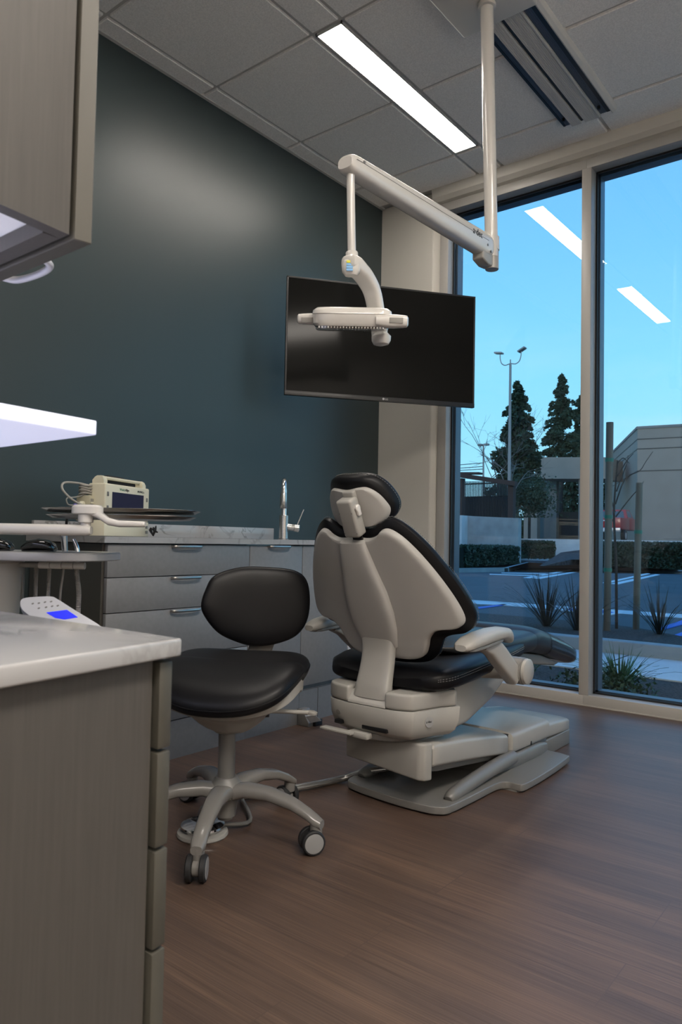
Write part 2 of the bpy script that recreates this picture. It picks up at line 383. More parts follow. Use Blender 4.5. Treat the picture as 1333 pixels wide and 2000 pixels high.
# windows (two big panes of a storefront frame)
def window(name, x0, x1, fx0, fx1, last):
    z0, z1 = .056, 2.888
    y0, y1 = 3.872, 3.945
    bm = box(fx0, fx1, y0, y1, 0, z0, .002)                 # sill
    add(bm, box(fx0, fx1, y0, y1, z1, 2.945, .002))
    if not last: add(bm, box(.430, .488, y0+.012, y1, z0-.001, z1+.001, .002))
    add(bm, box(x1, x1+.052, y0-.001, y1, z0-.001, z1+.001, .002))
    r = struct(name, bm, FRAME)
    g = BM()
    for k, (d, ya, yb) in enumerate(((.009, 3.945, 3.9515), (.007, 3.9535, 3.960))):
        for q in ((x0, x1, ya, yb, z0, z0+d), (x0, x1, ya, yb, z1-d, z1), (x0, x0+d, ya, yb, z0, z1), (x1-d, x1, ya, yb, z0, z1)): add(g, box(*q))
    obj('gasket', g, GASKET, r, flat=True)
    g = BM()
    for q in ((x0-.01, x1+.01, 3.985, 4.05, z0-.05, z0+.012), (x0-.01, x1+.01, 3.985, 4.05, z1-.012, z1+.05), (x0-.05, x0+.012, 3.985, 4.05, z0, z1), (x1-.012, x1+.05, 3.985, 4.05, z0, z1)): add(g, box(*q))
    obj('outer_frame', g, OUTFR, r, flat=True)
    obj('glass_pane', box(x0-.004, x1+.004, YG-.009, YG+.009, z0-.004, z1+.004), GLASS, r, flat=True)
    return r
window('window_1', .488, 1.327, .43, 1.353, False)
window('window_2', 1.379, 2.90, 1.353, 2.95, True)
struct('window_3', merge(box(2.95, XR, 3.872, 3.945, 0, .056), box(2.95, XR, 3.872, 3.945, 2.888, 2.945)), FRAME)
obj('glass_pane', box(2.95, XR, YG-.009, YG+.009, .05, 2.89), GLASS, bpy.data.objects['window_3'], flat=True)
t = struct('trim_1', box(.30, XR, YW-.002, 3.874, 0, .006, .001), FRAME)

# ================================================================= CEILING TRACK AND EXAM LAMP
XT0, XT1, YT0, YT1 = 1.335, 1.600, 1.0, 3.60
t = thing('ceiling_track', 'long ribbed white ceiling track with black slots that carries the exam lamp', 'track', (1.46, 2.6, ZC))
zb = ZC-.035
h = box(XT0, XT1, YT0, YT1, ZC-.012, ZC+.02, .003)
add(h, prism([(1.578, ZC+.01), (1.578, zb+.002), (1.584, zb), (1.597, zb+.010), (1.604, zb+.026), (1.604, ZC+.01)], 'y', YT0, YT1, .001))
obj('side_fairing', h, TRACKP, t)
for nm, a, b in (('slot', 1.336, 1.347), ('slot', 1.427, 1.444), ('slot', 1.556, 1.577)):
    obj(nm, box(a, b, YT0+.01, YT1-.01, zb+.010, ZC-.011), BLACK, t, flat=True)
GSLOT = mat('blue_grey_rail_metal', (.10, .115, .14), .35, metal=.5)
for a, b in ((1.348, 1.377), (1.524, 1.555)):
    g = box(a, b, YT0+.01, YT1-.01, zb+.012, ZC-.011)
    for k in range(3): add(g, box(a+.004+k*.009, a+.006+k*.009, YT0+.01, YT1-.01, zb+.010, zb+.013))
    obj('rail', g, GSLOT, t, flat=True)
for a, b in ((1.378, 1.426), (1.445, 1.515)):
    g = box(a, b, YT0+.005, YT1-.002, zb+.002, ZC-.011)
    n = int((b-a)/.007)
    for k in range(n): add(g, box(a+k*(b-a)/n, a+(k+.55)*(b-a)/n, YT0+.005, YT1-.002, zb, zb+.003))
    obj('ribbed_cover', g, TRACKP, t, flat=True)
obj('edge_lip', box(1.515, 1.523, YT0+.005, YT1-.002, zb-.002, ZC-.011, .001), TRACKP, t)
for (x, y) in ((1.362, YT1-.08), (1.54, YT1-.08)): obj('end_stop', cyl((x, y, zb+.012), (x, y, zb-.004), .008, n=6), BLACK, t)

lamp = thing('exam_lamp', 'ceiling mounted dental exam lamp on an off-white pole and jointed arm', 'lamp', (1.415, 2.62, ZC))
pT = at(951.5, 8, 'z', 2.965); pB = at(961.5, 527, 'y', 2.62)
tr = box(1.27, 1.60, 2.05, 2.66, 2.965, ZC-.034, .012, 3)
obj('trolley_cover', tr, TRACKP, lamp)
obj('ceiling_collar', lathe([(0, 0), (.036, 0), (.036, .014), (.030, .02), (0, .02)], (pT.x, pT.y, 2.948), (0, 0, 1)), WHITE, lamp)
pole_top = Vector((pT.x, pT.y, 2.97)); dirp = (pB-pole_top).normalized()
obj('pole', cyl(pole_top, pB-dirp*.05, .0255, n=40), WHITE, lamp)
c0 = at(961.5, 464, 'y', 2.62); c1 = at(961.8, 490, 'y', 2.62)
obj('pole_collar', lathe([(0, 0), (.0285, 0), (.0295, .002), (.0295, (c1-c0).length-.002), (.0285, (c1-c0).length), (0, (c1-c0).length)], c0, c1-c0, 40), WHITE, lamp)
obj('pole_cap', lathe([(0, 0), (.026, 0), (.0265, .04), (.0265, (pB-c1).length-.002), (.025, (pB-c1).length), (0, (pB-c1).length)], c1, pB-c1, 40), CREAM, lamp)
# balance arm
XA = pB.x-.0
def armp(px, py): return at(px, py, 'x', XA-.01)
a0t, a0b = armp(676, 297), armp(672, 338)
a1t, a1b = armp(958, 462), armp(950, 508)
rings = []
axis = ((a1t+a1b)/2-(a0t+a0b)/2).normalized(); upv = Vector((1, 0, 0)).cross(axis); upv = upv if upv.z > 0 else -upv
L = ((a1t+a1b)/2-(a0t+a0b)/2).length; s0 = (a0t+a0b)/2; h0 = (a0t-a0b).length/2*.86; h1 = (a1t-a1b).length/2*.86
for k, (f, sc) in enumerate(((0, .55), (.006, .8), (.02, .95), (.05, 1), (.5, 1), (.93, 1), (.97, .96), (.992, .85), (1, .65))):
    hh = (h0+(h1-h0)*f)*sc
    rings.append(sring(s0+axis*(L*f), (1, 0, 0), upv, .032*(.6+.4*sc), hh, 3.2, 36))
obj('balance_arm', loft(rings), WHITE, lamp)
obj('arm_seam', merge(*[box(-.0004+s, .0004+s, 0, L*.92, -.0006, .0006) for s in (.0324, -.0324)]), GREYP, lamp)
bpy.data.objects['arm_seam'].matrix_local = Matrix.Translation(s0+axis*(L*.48)+upv*(h0*.25)-ORG[lamp.name]) @ Matrix(((1, axis.x, upv.x, 0), (0, axis.y, upv.y, 0), (0, axis.z, upv.z, 0), (0, 0, 0, 1)))
M = frame_from(axis, upv, (1, 0, 0), s0+axis*(L*.80)+upv*.0+Vector((.0327, 0, 0)))
text('lamp_logo', 'a·dec', .036, M, INKB, lamp)
for f, u in ((.93, -.012), (.96, -.03), (.06, .012)):
    o = s0+axis*(L*f)+upv*u; obj('screw', cyl(o+Vector((.030, 0, 0)), o+Vector((.0335, 0, 0)), .005, n=14), GREYP, lamp)
q = armp(943, 503)
obj('pivot_block', prism([(q.y-.040, q.z+.045), (q.y-.040, q.z-.018), (q.y+.01, q.z-.030), (q.y+.06, q.z-.025), (q.y+.06, q.z+.045)], 'x', XA-.034, XA+.014, .006), CREAM, lamp)
# drop tube
d0 = Vector((XA-.01, at(684.5, 325, 'x', XA-.01).y, 0)); d0.z = at(684.5, 330, 'x', XA-.01).z; d1 = at(687.5, 492, 'x', XA-.01)
obj('drop_tube', cyl(d0+Vector((0, 0, .03)), d1, .0125, n=28), WHITE, lamp)
d2 = at(688, 510, 'x', XA-.01)
obj('swivel_collar', lathe([(0, 0), (.017, 0), (.019, .003), (.019, (d2-d1).length+.004), (0, (d2-d1).length+.004)], d1, d2-d1), WHITE, lamp)
# head arm : flat curved bracket on the far side of the lamp head
LX2 = Vector((CR.x, CR.y, 0)).normalized(); FH2 = Vector((FW.x, FW.y, 0)).normalized()
XL = d1.x; yz = [(d2.y-.024, d2.z+.004), (d2.y+.01, d2.z+.002), (d2.y+.055, d2.z-.018), (d2.y+.105, d2.z-.065), (d2.y+.130, d2.z-.125), (d2.y+.145, d2.z-.165), (d2.y+.150, d2.z-.20)]
ws = [.024, .030, .031, .029, .028, .028, .026]; ts = [.020, .024, .020, .016, .014, .014, .013]
P = catmull([(XL, a, b) for a, b in yz], False, 5); rings = []
for i, p in enumerate(P):
    t_ = (P[min(i+1, len(P)-1)]-P[max(i-1, 0)]).normalized(); u = i/(len(P)-1)*(len(ws)-1); k = min(int(u), len(ws)-2)
    w = ws[k]*(1-u+k)+ws[k+1]*(u-k); th = ts[k]*(1-u+k)+ts[k+1]*(u-k)
    if i == 0: w *= .7; th *= .7
    rings.append(sring(p-Vector((0, 0, .012 if i < 8 else .012*max(0, 1-(i-8)/6))), (1, 0, 0), Vector((1, 0, 0)).cross(t_), w, th, 3.4, 28))
hb = obj('head_bracket', loft(rings), WHITE, lamp)
pp = Vector((XL, d2.y-.004, d2.z-.014)); MC = frame_from(LX2, FH2, (0, 0, 1), pp)
obj('control_head', loft([sring(pp+Vector((0, 0, z)), LX2, FH2, w, w*.8, 2.8, 28) for z, w in ((.016, .016), (.010, .025), (-.006, .029), (-.022, .027), (-.032, .018))]), WHITE, lamp)
yl = box(-.014, .004, -.0235, -.020, -.001, .006); yl.transform(MC); obj('control_label', yl, YEL, lamp, flat=True)
bl = BM()
for k in range(3): add(bl, box(-.014, .005, -.0242, -.020, -.009-k*.008, -.0025-k*.008))
bl.transform(MC)
obj('control_label', bl, BLUEL, lamp, flat=True)
# lamp head
hc = at(688, 626, 'y', d2.y+.02); LX = Vector((CR.x, CR.y, 0)).normalized(); LY = Vector((FW.x, FW.y, 0)).normalized()
LY = (LY*math.cos(math.radians(13))+Vector((0, 0, 1))*math.sin(math.radians(13))).normalized(); LZ_ = LX.cross(LY)
def hring(z, w, d, e=5): return [hc+LX*p.x*.91+LY*p.y*.92+LZ_*(z*1.0) for p in sring((0, 0, 0), (1, 0, 0), (0, 1, 0), w, d, e, 44)]
MH = frame_from(LX, LY, LZ_, hc)
obj('lamp_housing', loft([hring(.036, .095, .045), hring(.034, .118, .06), hring(.026, .130, .070), hring(.016, .132, .073), hring(.014, .130, .071), hring(-.012, .130, .071), hring(-.020, .124, .066), hring(-.020, .10, .05)]), WHITE, lamp)
obj('lens', loft([hring(-.019, .122, .065), hring(-.028, .120, .064), hring(-.0295, .116, .060)]), CLEARP, lamp)
g = BM()
for k in range(22): add(g, box(-.10+k*.0091, -.096+k*.0091, -.055, .055, -.026, -.021))
g.transform(MH)
obj('reflector', g, CHROME, lamp, flat=True)
for s in (-1, 1):
    fo = .050 if s > 0 else -.005; ks = 1.18 if s > 0 else 1.0
    rings = [sring(hc+LX*s*a-LY*fo-LZ_*(.004 if s > 0 else -.002), LY, LZ_, w*ks, h*ks, 3, 24) for a, w, h in ((.07, .02, .012), (.10, .021, .017), (.125, .020, .0175), (.150, .018, .016), (.163, .016, .0145), (.167, .010, .010))]
    hd = obj('handle', loft(rings), WHITE, lamp)
    gq = box(s*.132-.022, s*.132+.018, -fo-.0235*ks*.93, -fo-.018*ks, -.010, .006, .001); gq.transform(MH); obj('grip_pad', gq, CREAM2, hd)
kn = Vector((XL+.006, d2.y+.150, d2.z-.207))
obj('tilt_knob', loft([sring(kn+Vector((0, 0, z)), (1, 0, 0), (0, 1, 0), w, w*.8, 2.6, 26) for z, w in ((.02, .022), (.01, .031), (-.004, .030), (-.015, .024), (-.018, .014))]), WHITE, lamp)

# ================================================================= TELEVISION
tl, tr_, br_, bl_ = far(561, 541, 3.83), far(930, 574, 3.83*1.073), far(926, 793, 3.83*1.073), far(556, 776, 3.83)
c = (tl+tr_+br_+bl_)/4; ex = ((tr_-tl)+(br_-bl_)); ex.z = 0; ex.normalize(); wT = (((tr_-tl).length+(br_-bl_).length)/4)
hT = ((tl-bl_).length+(tr_-br_).length)/4; nz = ex.cross(Vector((0, 0, 1))).normalized()
if nz.dot(CAM-c) < 0: nz = -nz
tilt = math.radians(0); up = Vector((0, 0, 1))
tv = thing('television', 'large black flat screen television on the dark green wall, screen off', 'television', c)
MT = frame_from(ex, -nz, up, c)
def tbox(*a, **k): b = box(*a, **k); b.transform(MT); return b
obj('casing', merge(tbox(-wT, wT, 0, .02, -hT, hT, b=.002), tbox(-wT*.62, wT*.62, .02, .05, -hT*.8, hT*.3, b=.01)), BLACK, tv)
bz = BM()
for q in ((-wT, wT, -.002, .004, hT-.009, hT), (-wT, wT, -.004, .004, -hT, -hT+.024), (-wT, -wT+.009, -.002, .004, -hT, hT), (wT-.009, wT, -.002, .004, -hT, hT)): add(bz, tbox(*q, b=.001))
obj('bezel', bz, mat('dark_grey_bezel', (.022, .022, .023), .35), tv)
obj('screen', tbox(-wT+.009, wT-.009, -.0012, .003, -hT+.024, hT-.009), mat('switched_off_screen', (.0085, .0085, .008), .10, spec=.08), tv, flat=True)
text('logo', 'LG', .014, MT @ frame_from((1, 0, 0), (0, 0, 1), (0, -1, 0), (.012, -.0042, -hT+.008)), mat('logo_silver', (.55, .55, .55), .4), tv)
obj('logo_disc', lathe([(0, 0), (.006, 0), (.006, .0008), (0, .0008)], MT @ Vector((.003, -.0042, -hT+.013)), nz, 20), mat('logo_silver', (0, 0, 0)), tv)
wallp = Vector((0, c.y+.25, c.z))
obj('wall_bracket', merge(tube([c-nz*.05, c-nz*.10+Vector((-.12, .1, 0)), wallp+Vector((.02, 0, 0))], .022, 10, smooth=False), box(0.0, .02, wallp.y-.12, wallp.y+.12, c.z-.16, c.z+.16, .004)), BLACK, tv)

# ================================================================= BACK COUNTER CABINETS (along the green wall)
XF = .516; ZTOP = .846; ZU = .824
def pull(parent, y0, y1, z, xf):
    pts = [(xf, y0+.004, z), (xf+.012, y0+.001, z), (xf+.022, y0+.012, z), (xf+.026, (y0+y1)/2, z), (xf+.022, y1-.012, z), (xf+.012, y1-.001, z), (xf, y1-.004, z)]
    P = catmull(pts, False, 5); rings = []
    for i, p in enumerate(P):
        t_ = (P[min(i+1, len(P)-1)]-P[max(i-1, 0)]).normalized(); rings.append(sring(p, Vector((0, 0, 1)).cross(t_), (0, 0, 1), .0032, .0055, 2.5, 12))
    return obj('handle', loft(rings), NICKEL, parent)
def front(parent, name, y0, y1, z0, z1): return obj(name, box(XF-.019, XF, y0+.0015, y1-.0015, z0+.0015, z1-.0015, .0012), LAMGR, parent)
cab = thing('drawer_cabinet', 'grey laminate base cabinet with wide drawers under the green wall', 'cabinet', (.26, 1.86, 0))
obj('carcass', box(.01, XF-.021, 1.516, 2.217, .145, ZU-.003), LAMTP, cab, flat=True)
obj('side_panel', box(.008, XF-.022, 1.511, 1.516, 0, ZU-.003), mat('dark_taupe_side', (.075, .073, .065), .5), cab, flat=True)
obj('toe_kick', box(.01, XF-.004, 1.514, 2.218, 0, .145), LAMGR, cab, flat=True)
zz = [ZU-.004, .700, .574, .392, .148]
for k in range(4):
    d = front(cab, 'drawer', 1.519, 2.217, zz[k+1], zz[k]); pull(d, 1.80, 1.938, zz[k]-.008 if k == 0 else zz[k]-.008, XF)
cab = thing('sink_cabinet', 'narrow grey laminate base cabinet under the chrome faucet', 'cabinet', (.26, 2.39, 0))
obj('carcass', box(.01, XF-.021, 2.219, 2.556, .145, .80), LAMTP, cab, flat=True)
obj('toe_kick', box(.01, XF-.004, 2.219, 2.557, 0, .145), LAMGR, cab, flat=True)
d = front(cab, 'door', 2.218, 2.557, .148, ZU-.004); pull(d, 2.325, 2.457, ZU-.010, XF)
cab = thing('end_cabinet', 'grey laminate base cabinet at the window end of the counter, behind the dental chair', 'cabinet', (.26, 2.73, 0))
obj('carcass', box(.01, XF-.021, 2.559, 2.905, .175, ZU-.003), LAMGR, cab, flat=True)
obj('toe_kick', merge(box(.01, XF-.004, 2.559, 2.69, 0, .148), box(.01, XF-.004, 2.695, 2.905, 0, .148), box(.01, XF-.03, 2.56, 2.9, 0, .175)), LAMGR, cab, flat=True)
front(cab, 'door', 2.559, 2.909, .170, ZU-.004)
# worktop with a real sink opening
ct = BM(); X1 = XF+.016
sx0, sx1, sy0, sy1 = .11, .40, 2.20, 2.50
for q in ((.0, X1, 1.495, sy0), (.0, X1, sy1, 2.925), (.0, sx0, sy0, sy1), (sx1, X1, sy0, sy1)): add(ct, box(q[0]+.001, q[1], q[2], q[3], ZU, ZTOP))
tag(obj('worktop', ct, QUARTZ, flat=True), 'white veined quartz worktop along the green wall, carrying the vitals monitor', 'worktop')
tag(obj('backsplash', merge(box(.001, .021, 1.515, 2.88, ZTOP, .905, .001)), QUARTZ), 'low white quartz backsplash upstand against the green wall', 'backsplash')
sk = BM()
for q in ((sx0, sx1, sy0, sy1, .70, .703), (sx0, sx0+.003, sy0, sy1, .70, ZU-.001), (sx1-.003, sx1, sy0, sy1, .70, ZU-.001), (sx0, sx1, sy0, sy0+.003, .70, ZU-.001), (sx0, sx1, sy1-.003, sy1, .70, ZU-.001)): add(sk, box(*q))
tag(obj('sink_bowl', sk, STEEL, flat=True), 'stainless undermount sink bowl sunk in the quartz worktop', 'sink')
fp = at(554, 1050, 'x', .30); fx, fy = fp.x, fp.y; z = ZTOP
fa = thing('faucet', 'chrome single lever gooseneck faucet on the white worktop', 'faucet', (fx, fy, z))
obj('body', lathe([(0, 0), (.026, 0), (.027, .004), (.022, .006), (.022, .118), (.020, .120), (0, .120)], (fx, fy, z)), STEEL, fa)
ed = Vector((.66, -.76, 0)).normalized(); gz = at(553, 941, 'x', .30).z
pts = [(fx, fy, z+.115), (fx, fy, gz-.05)]
for k in range(1, 8):
    a = PI*k/8; pts.append(Vector((fx, fy, gz-.05))+ed*(.05-.05*math.cos(a))+Vector((0, 0, .055*math.sin(a))))
pts.append(Vector((fx, fy, gz-.05))+ed*.10+Vector((0, 0, -.01)))
obj('spout', tube(pts, .0125, 20, sub=4), CHROME, fa)
e = Vector((fx, fy, gz-.06))+ed*.10
obj('spray_head', lathe([(0, 0), (.0145, 0), (.0155, .003), (.0175, .072), (.016, .075), (0, .075)], e, (0, 0, -1)), STEEL, fa)
l0 = Vector((fx, fy, z+.066)); ld = CR*.95+FW*.2; ld.z = .0; ld.normalize()
obj('valve', lathe([(0, .015), (.017, .015), (.0175, .046), (.0165, .048), (.0165, .050), (.019, .052), (.020, .074), (.017, .077), (0, .077)], l0, ld+Vector((0, 0, -.12))), STEEL, fa)
lb = l0+ld*.064
obj('lever', tube([lb, lb+ld*.012+Vector((0, 0, .03)), lb+ld*.034+Vector((0, 0, .085))], [.0042, .0038, .0038], 12), STEEL, fa)
# pedal for the tap and its card
pd = thing('foot_pedal', 'small grey floor pedal box with a white card, at the foot of the sink cabinet', 'pedal', (.56, 2.575, 0))
obj('pedal_housing', prism([(.515, 0), (.515, .075), (.545, .075), (.585, .018), (.585, 0)], 'y', 2.545, 2.595, .003), GREYP, pd)
obj('pedal_pad', box(.56, .60, 2.575, 2.625, .0, .028, .003), BLACK, pd)
cp = [at(x, y, 'z', zz_) for x, y, zz_ in ((597, 1399, .065), (617, 1397, .065), (628, 1408, .025), (607, 1412, .025))]
bm = BM(); nrm = (cp[1]-cp[0]).cross(cp[3]-cp[0]).normalized()*.002; nrm = nrm if nrm.z > 0 else -nrm
bm = loft([cp, [p+nrm for p in cp]]); obj('card', bm, mat('white_card', (.62, .63, .63), .5), pd, flat=True)
cc = (cp[0]+cp[1])*.5*.72+(cp[2]+cp[3])*.5*.28+nrm*1.05
obj('card_mark', lathe([(0, 0), (.016, 0), (.016, .0006), (0, .0006)], cc, nrm, 24), CARDB, pd)
# perforated cover beside the end cabinet
pb = BM(); add(pb, box(.02, .50, 2.935, 3.50, .12, .62, .004))
pc = thing('perforated_cover', 'white perforated metal cover standing low behind the dental chair', 'cover', (.26, 3.2, 0))
obj('cover_panel', pb, mat('white_perforated_metal', (.66, .67, .70), .4), pc)
for fx1, fy1 in ((.04, 2.96), (.44, 2.96), (.44, 3.44), (.04, 3.44)): obj('foot', box(fx1, fx1+.04, fy1, fy1+.04, 0, .121), GREYP, pc)
ho = BM()
for j in range(46):
    for i in range(26):
        yy = 2.945+i*.021; z_ = .13+j*.0105
        s = .0032; add(ho, box(.4985, .5008, yy+(.5 if j % 2 else 0)*.021-s, yy+(.5 if j % 2 else 0)*.021+s, z_-s*.8, z_+s*.8))
obj('perforations', ho, DARKGAP, pc, flat=True); 

# ================================================================= NEAR CABINETS (left foreground)
side = Vector((math.sin(math.radians(8)), -math.cos(math.radians(8)), 0))   # end panels run towards the viewer's left hand
def plan(x, y, back, left): # four plan corners: front corner, back corner, left back, left front
    a = Vector((x, y, 0)); b = a+side*back; return [(a.x, a.y), (b.x, b.y), (left, b.y), (left, a.y)]
KX, KY = 2.14, .524
tag(obj('near_worktop', prism(plan(KX, KY, .80, .95), 'z', .7205, .740, .003, 3), QUARTZ), 'white veined quartz worktop in the left foreground, corner towards the floor', 'worktop')
nc = thing('near_drawer_cabinet', 'taupe laminate drawer cabinet filling the lower left foreground', 'cabinet', (1.6, .2, 0))
obj('end_panel', prism(plan(KX-.012, KY-.029, .76, 1.0), 'z', 0.0, .7195, .001, 1), LAMTP, nc, flat=True)
zd = [.716, .620, .5165, .411, .10]
for k in range(4):
    d = obj('drawer', prism([(KX-.008, KY-.006), (KX-.0055, KY-.025), (1.2, KY-.025), (1.2, KY-.006)], 'z', zd[k+1]+.0035, zd[k]-.0005, .002, 2), LAMSD, nc)
    obj('handle', tube([(1.60, KY-.006, zd[k]-.03), (1.61, KY+.02, zd[k]-.03), (1.72, KY+.02, zd[k]-.03), (1.73, KY-.006, zd[k]-.03)], .005, 8), NICKEL, d)
UX, UY, UZ = 2.070, .447, 1.172
uc = thing('wall_cabinet', 'taupe laminate wall cabinet at the upper left, white underside showing', 'cabinet', (1.6, .2, UZ))
pl = plan(UX-.013, UY-.024, .42, .95)
obj('end_panel', prism([(pl[0][0], pl[0][1]), (pl[1][0], pl[1][1]), (pl[1][0]-.018, pl[1][1]), (pl[0][0]-.018, pl[0][1])], 'z', UZ, 2.95), LAMTP, uc, flat=True)
obj('cabinet_box', prism([(pl[0][0]-.018, pl[0][1]-.0), (pl[1][0]-.018, pl[1][1]), pl[2], (pl[3][0], pl[0][1])], 'z', UZ+.018, 2.95), CABW, uc, flat=True)
obj('bottom_rail', merge(box(.95, pl[0][0]-.018, pl[0][1]-.02, pl[0][1], UZ, UZ+.0185)), LAMTP, uc, flat=True)
dr = obj('door', prism([(UX-.007, UY), (UX-.0105, UY-.020), (1.50, UY-.020), (1.50, UY)], 'z', UZ-.004, 2.95, .001, 1), LAMSD, uc)
door2 = dr; obj('door', box(.95, 1.497, UY-.020, UY, UZ-.004, 2.95, .001), LAMSD, uc)
hx = UX-.055
for (za, zb_) in ((UZ-.0, UZ+.10),):
    pass
hq = at(103, 516, 'y', UY+.024); hz_ = max(hq.z, UZ+.004)
hp = [(hq.x, UY, hz_+.006), (hq.x, UY+.014, hz_+.002), (hq.x-.012, UY+.027, hz_), (hq.x-.05, UY+.032, hz_), (hq.x-.09, UY+.027, hz_), (hq.x-.102, UY+.014, hz_+.002), (hq.x-.102, UY, hz_+.006)]
obj('handle', tube(hp, .0045, 12), mat('white_handle', (.55, .55, .58), .3), door2)
SX, SY = 2.069, .456
sh = thing('lit_shelf', 'glowing white shelf hanging at left between wall cabinet and near worktop', 'shelf', (1.6, .2, .959))
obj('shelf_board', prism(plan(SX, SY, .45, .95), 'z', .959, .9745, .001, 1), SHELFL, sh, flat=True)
obj('shelf_support', merge(box(1.0, 1.3, -.30, -.02, .974, UZ+.02)), CABW, sh)
obj('led_strip', box(1.0, 1.9, .20, .215, UZ-.002, UZ+.018), LED, uc, flat=True)

# ================================================================= DENTAL CHAIR
XC = 1.41
A = Vector((XC, 1.775, .855)); V = Vector((0, .436, -.900)).normalized(); NN = Vector((0, .900, .436)).normalized()
ch = thing('dental_chair', 'dental chair with black upholstery and grey-white shell, seen from behind', 'dental chair', (XC, 2.45, 0))
def bmap(k, w0, off):
    def f(u, v, h): return A+V*v+Vector((1, 0, 0))*u+NN*(off+h+k*(abs(u)/w0)**2)
    return f
def mirror(half): return [(x, y) for x, y in half]+[(-x, y) for x, y in half[::-1] if x > 1e-6]
shell_half = [(0, .0), (.055, .004), (.085, -.006), (.105, -.022), (.130, -.022), (.162, .004), (.195, .05), (.225, .105), (.252, .165), (.274, .225), (.286, .275), (.283, .303), (.262, .318), (.225, .318), (.195, .325), (.172, .348), (.160, .378), (.143, .408), (.108, .422), (.055, .422), (0, .420)]
def prof(H, p=6): return lambda r: H*(1-max(0, (r-.90)/.10)**2) if r > .90 else H
sh_ = pillow(mirror(shell_half), lambda r: .012, lambda r: -.012*(1-max(0, (r-.955)/.045)**2.2)+.005, bmap(.054, .285, .0), 4, (0, .20), 16)
obj('backrest_shell', sh_, SHELLM, ch)
cush_half = [(0, -.018), (.05, -.016), (.085, -.032), (.12, -.048), (.150, -.036), (.185, .0), (.222, .055), (.252, .115), (.278, .175), (.298, .235), (.308, .285), (.300, .325), (.272, .348), (.232, .352), (.205, .362), (.190, .388), (.172, .420), (.135, .445), (.07, .452), (0, .452)]
cu = pillow(mirror(cush_half), lambda r: .030+.040*(max(0, 1-r**5))**.5, lambda r: .008-.000*(1-r) + (.014*max(0, (r-.85)/.15)**2), bmap(.054, .285, .006), 4, (0, .20), 16)
obj('back_cushion', cu, VINYL, ch)
# stitched seam just behind the cushion edge
def outline_pts(half, scale, h, k, w0, off, c=(0, .2), sub=4):
    O = catmull([(p[0], p[1], 0) for p in mirror(half)], True, sub); f = bmap(k, w0, off)
    return [f(c[0]+(o.x-c[0])*scale, c[1]+(o.y-c[1])*scale, h) for o in O]
def stitches(name, pts, parent, closed=True, seg=.006, r=.0009):
    bm = BM(); acc = 0; on = True
    L_ = len(pts) if closed else len(pts)-1
    for i in range(L_):
        a, b = Vector(pts[i]), Vector(pts[(i+1) % len(pts)]); d = (b-a).length; n = max(1, int(d/seg))
        for k in range(n): 
            p = a+(b-a)*((k+.15)/n); q = a+(b-a)*((k+.75)/n); add(bm, tube([p, q], r, 4, smooth=False))
    return obj(name, bm, STITCH, parent, flat=True)
stitches('back_stitching', outline_pts(cush_half, 1.004, .038, .054, .285, .006), ch)
# spine cover
sp = []
for s, w, th in ((.004, .040, .004), (.008, .046, .022), (.03, .050, .026), (.10, .062, .030), (.18, .078, .031), (.25, .083, .030), (.31, .078, .027), (.355, .068, .024), (.372, .064, .020), (.374, .060, .006)):
    c_ = A+V*s-NN*(.006); rr_ = []
    for i in range(24):
        a = PI*i/23; ca, sa = math.cos(a), math.sin(a)
        rr_.append(c_+Vector((1, 0, 0))*(w*math.copysign(abs(ca)**(.6), ca))-NN*(th*abs(sa)**.42-.006))
    sp.append(rr_)
obj('spine_cover', loft(sp, True, True), SHELLM, ch)
# bracket that carries the back
brp = catmull([(XC, 1.915, .560), (XC, 1.921, .505), (XC, 1.912, .45), (XC, 1.898, .40), (XC, 1.892, .362)], False, 5); rings = []
for i, p in enumerate(brp):
    f = i/(len(brp)-1); w = .060-.004*math.sin(f*PI)+.008*f
    rings.append(sring(p, (1, 0, 0), (0, 1, .15), w, .018+.006*f, 4, 28))
obj('back_bracket', loft(rings), CREAM, ch)
# headrest
hh = [(0, -.185), (.040, -.183), (.075, -.170), (.100, -.140), (.116, -.098), (.119, -.062), (.106, -.034), (.078, -.020), (.05, -.017), (.03, -.022), (0, -.030)]
hmap = bmap(.050, .12, .030)
hr = obj('headrest_cushion', pillow(mirror(hh), lambda r: .040+.030*(max(0, 1-r**4))**.5, lambda r: .004+.012*max(0, (r-.85)/.15)**2, hmap, 5, (0, -.09), 12), VINYL, ch)
O = catmull([(p[0], p[1], 0) for p in mirror(hh)], True, 5)
stitches('headrest_stitching', [hmap(o.x*1.004, -.09+(o.y+.09)*1.004, .034) for o in O], hr)
hs = [(0, -.146), (.04, -.150), (.066, -.146), (.090, -.122), (.105, -.088), (.109, -.062), (.097, -.038), (.072, -.025), (.050, -.022), (.030, -.024), (.0, -.026)]
obj('headrest_shell', pillow(mirror(hs), lambda r: .012, lambda r: -.010*(1-max(0, (r-.92)/.08)**2), hmap, 5, (0, -.10), 14), SHELLM, hr)
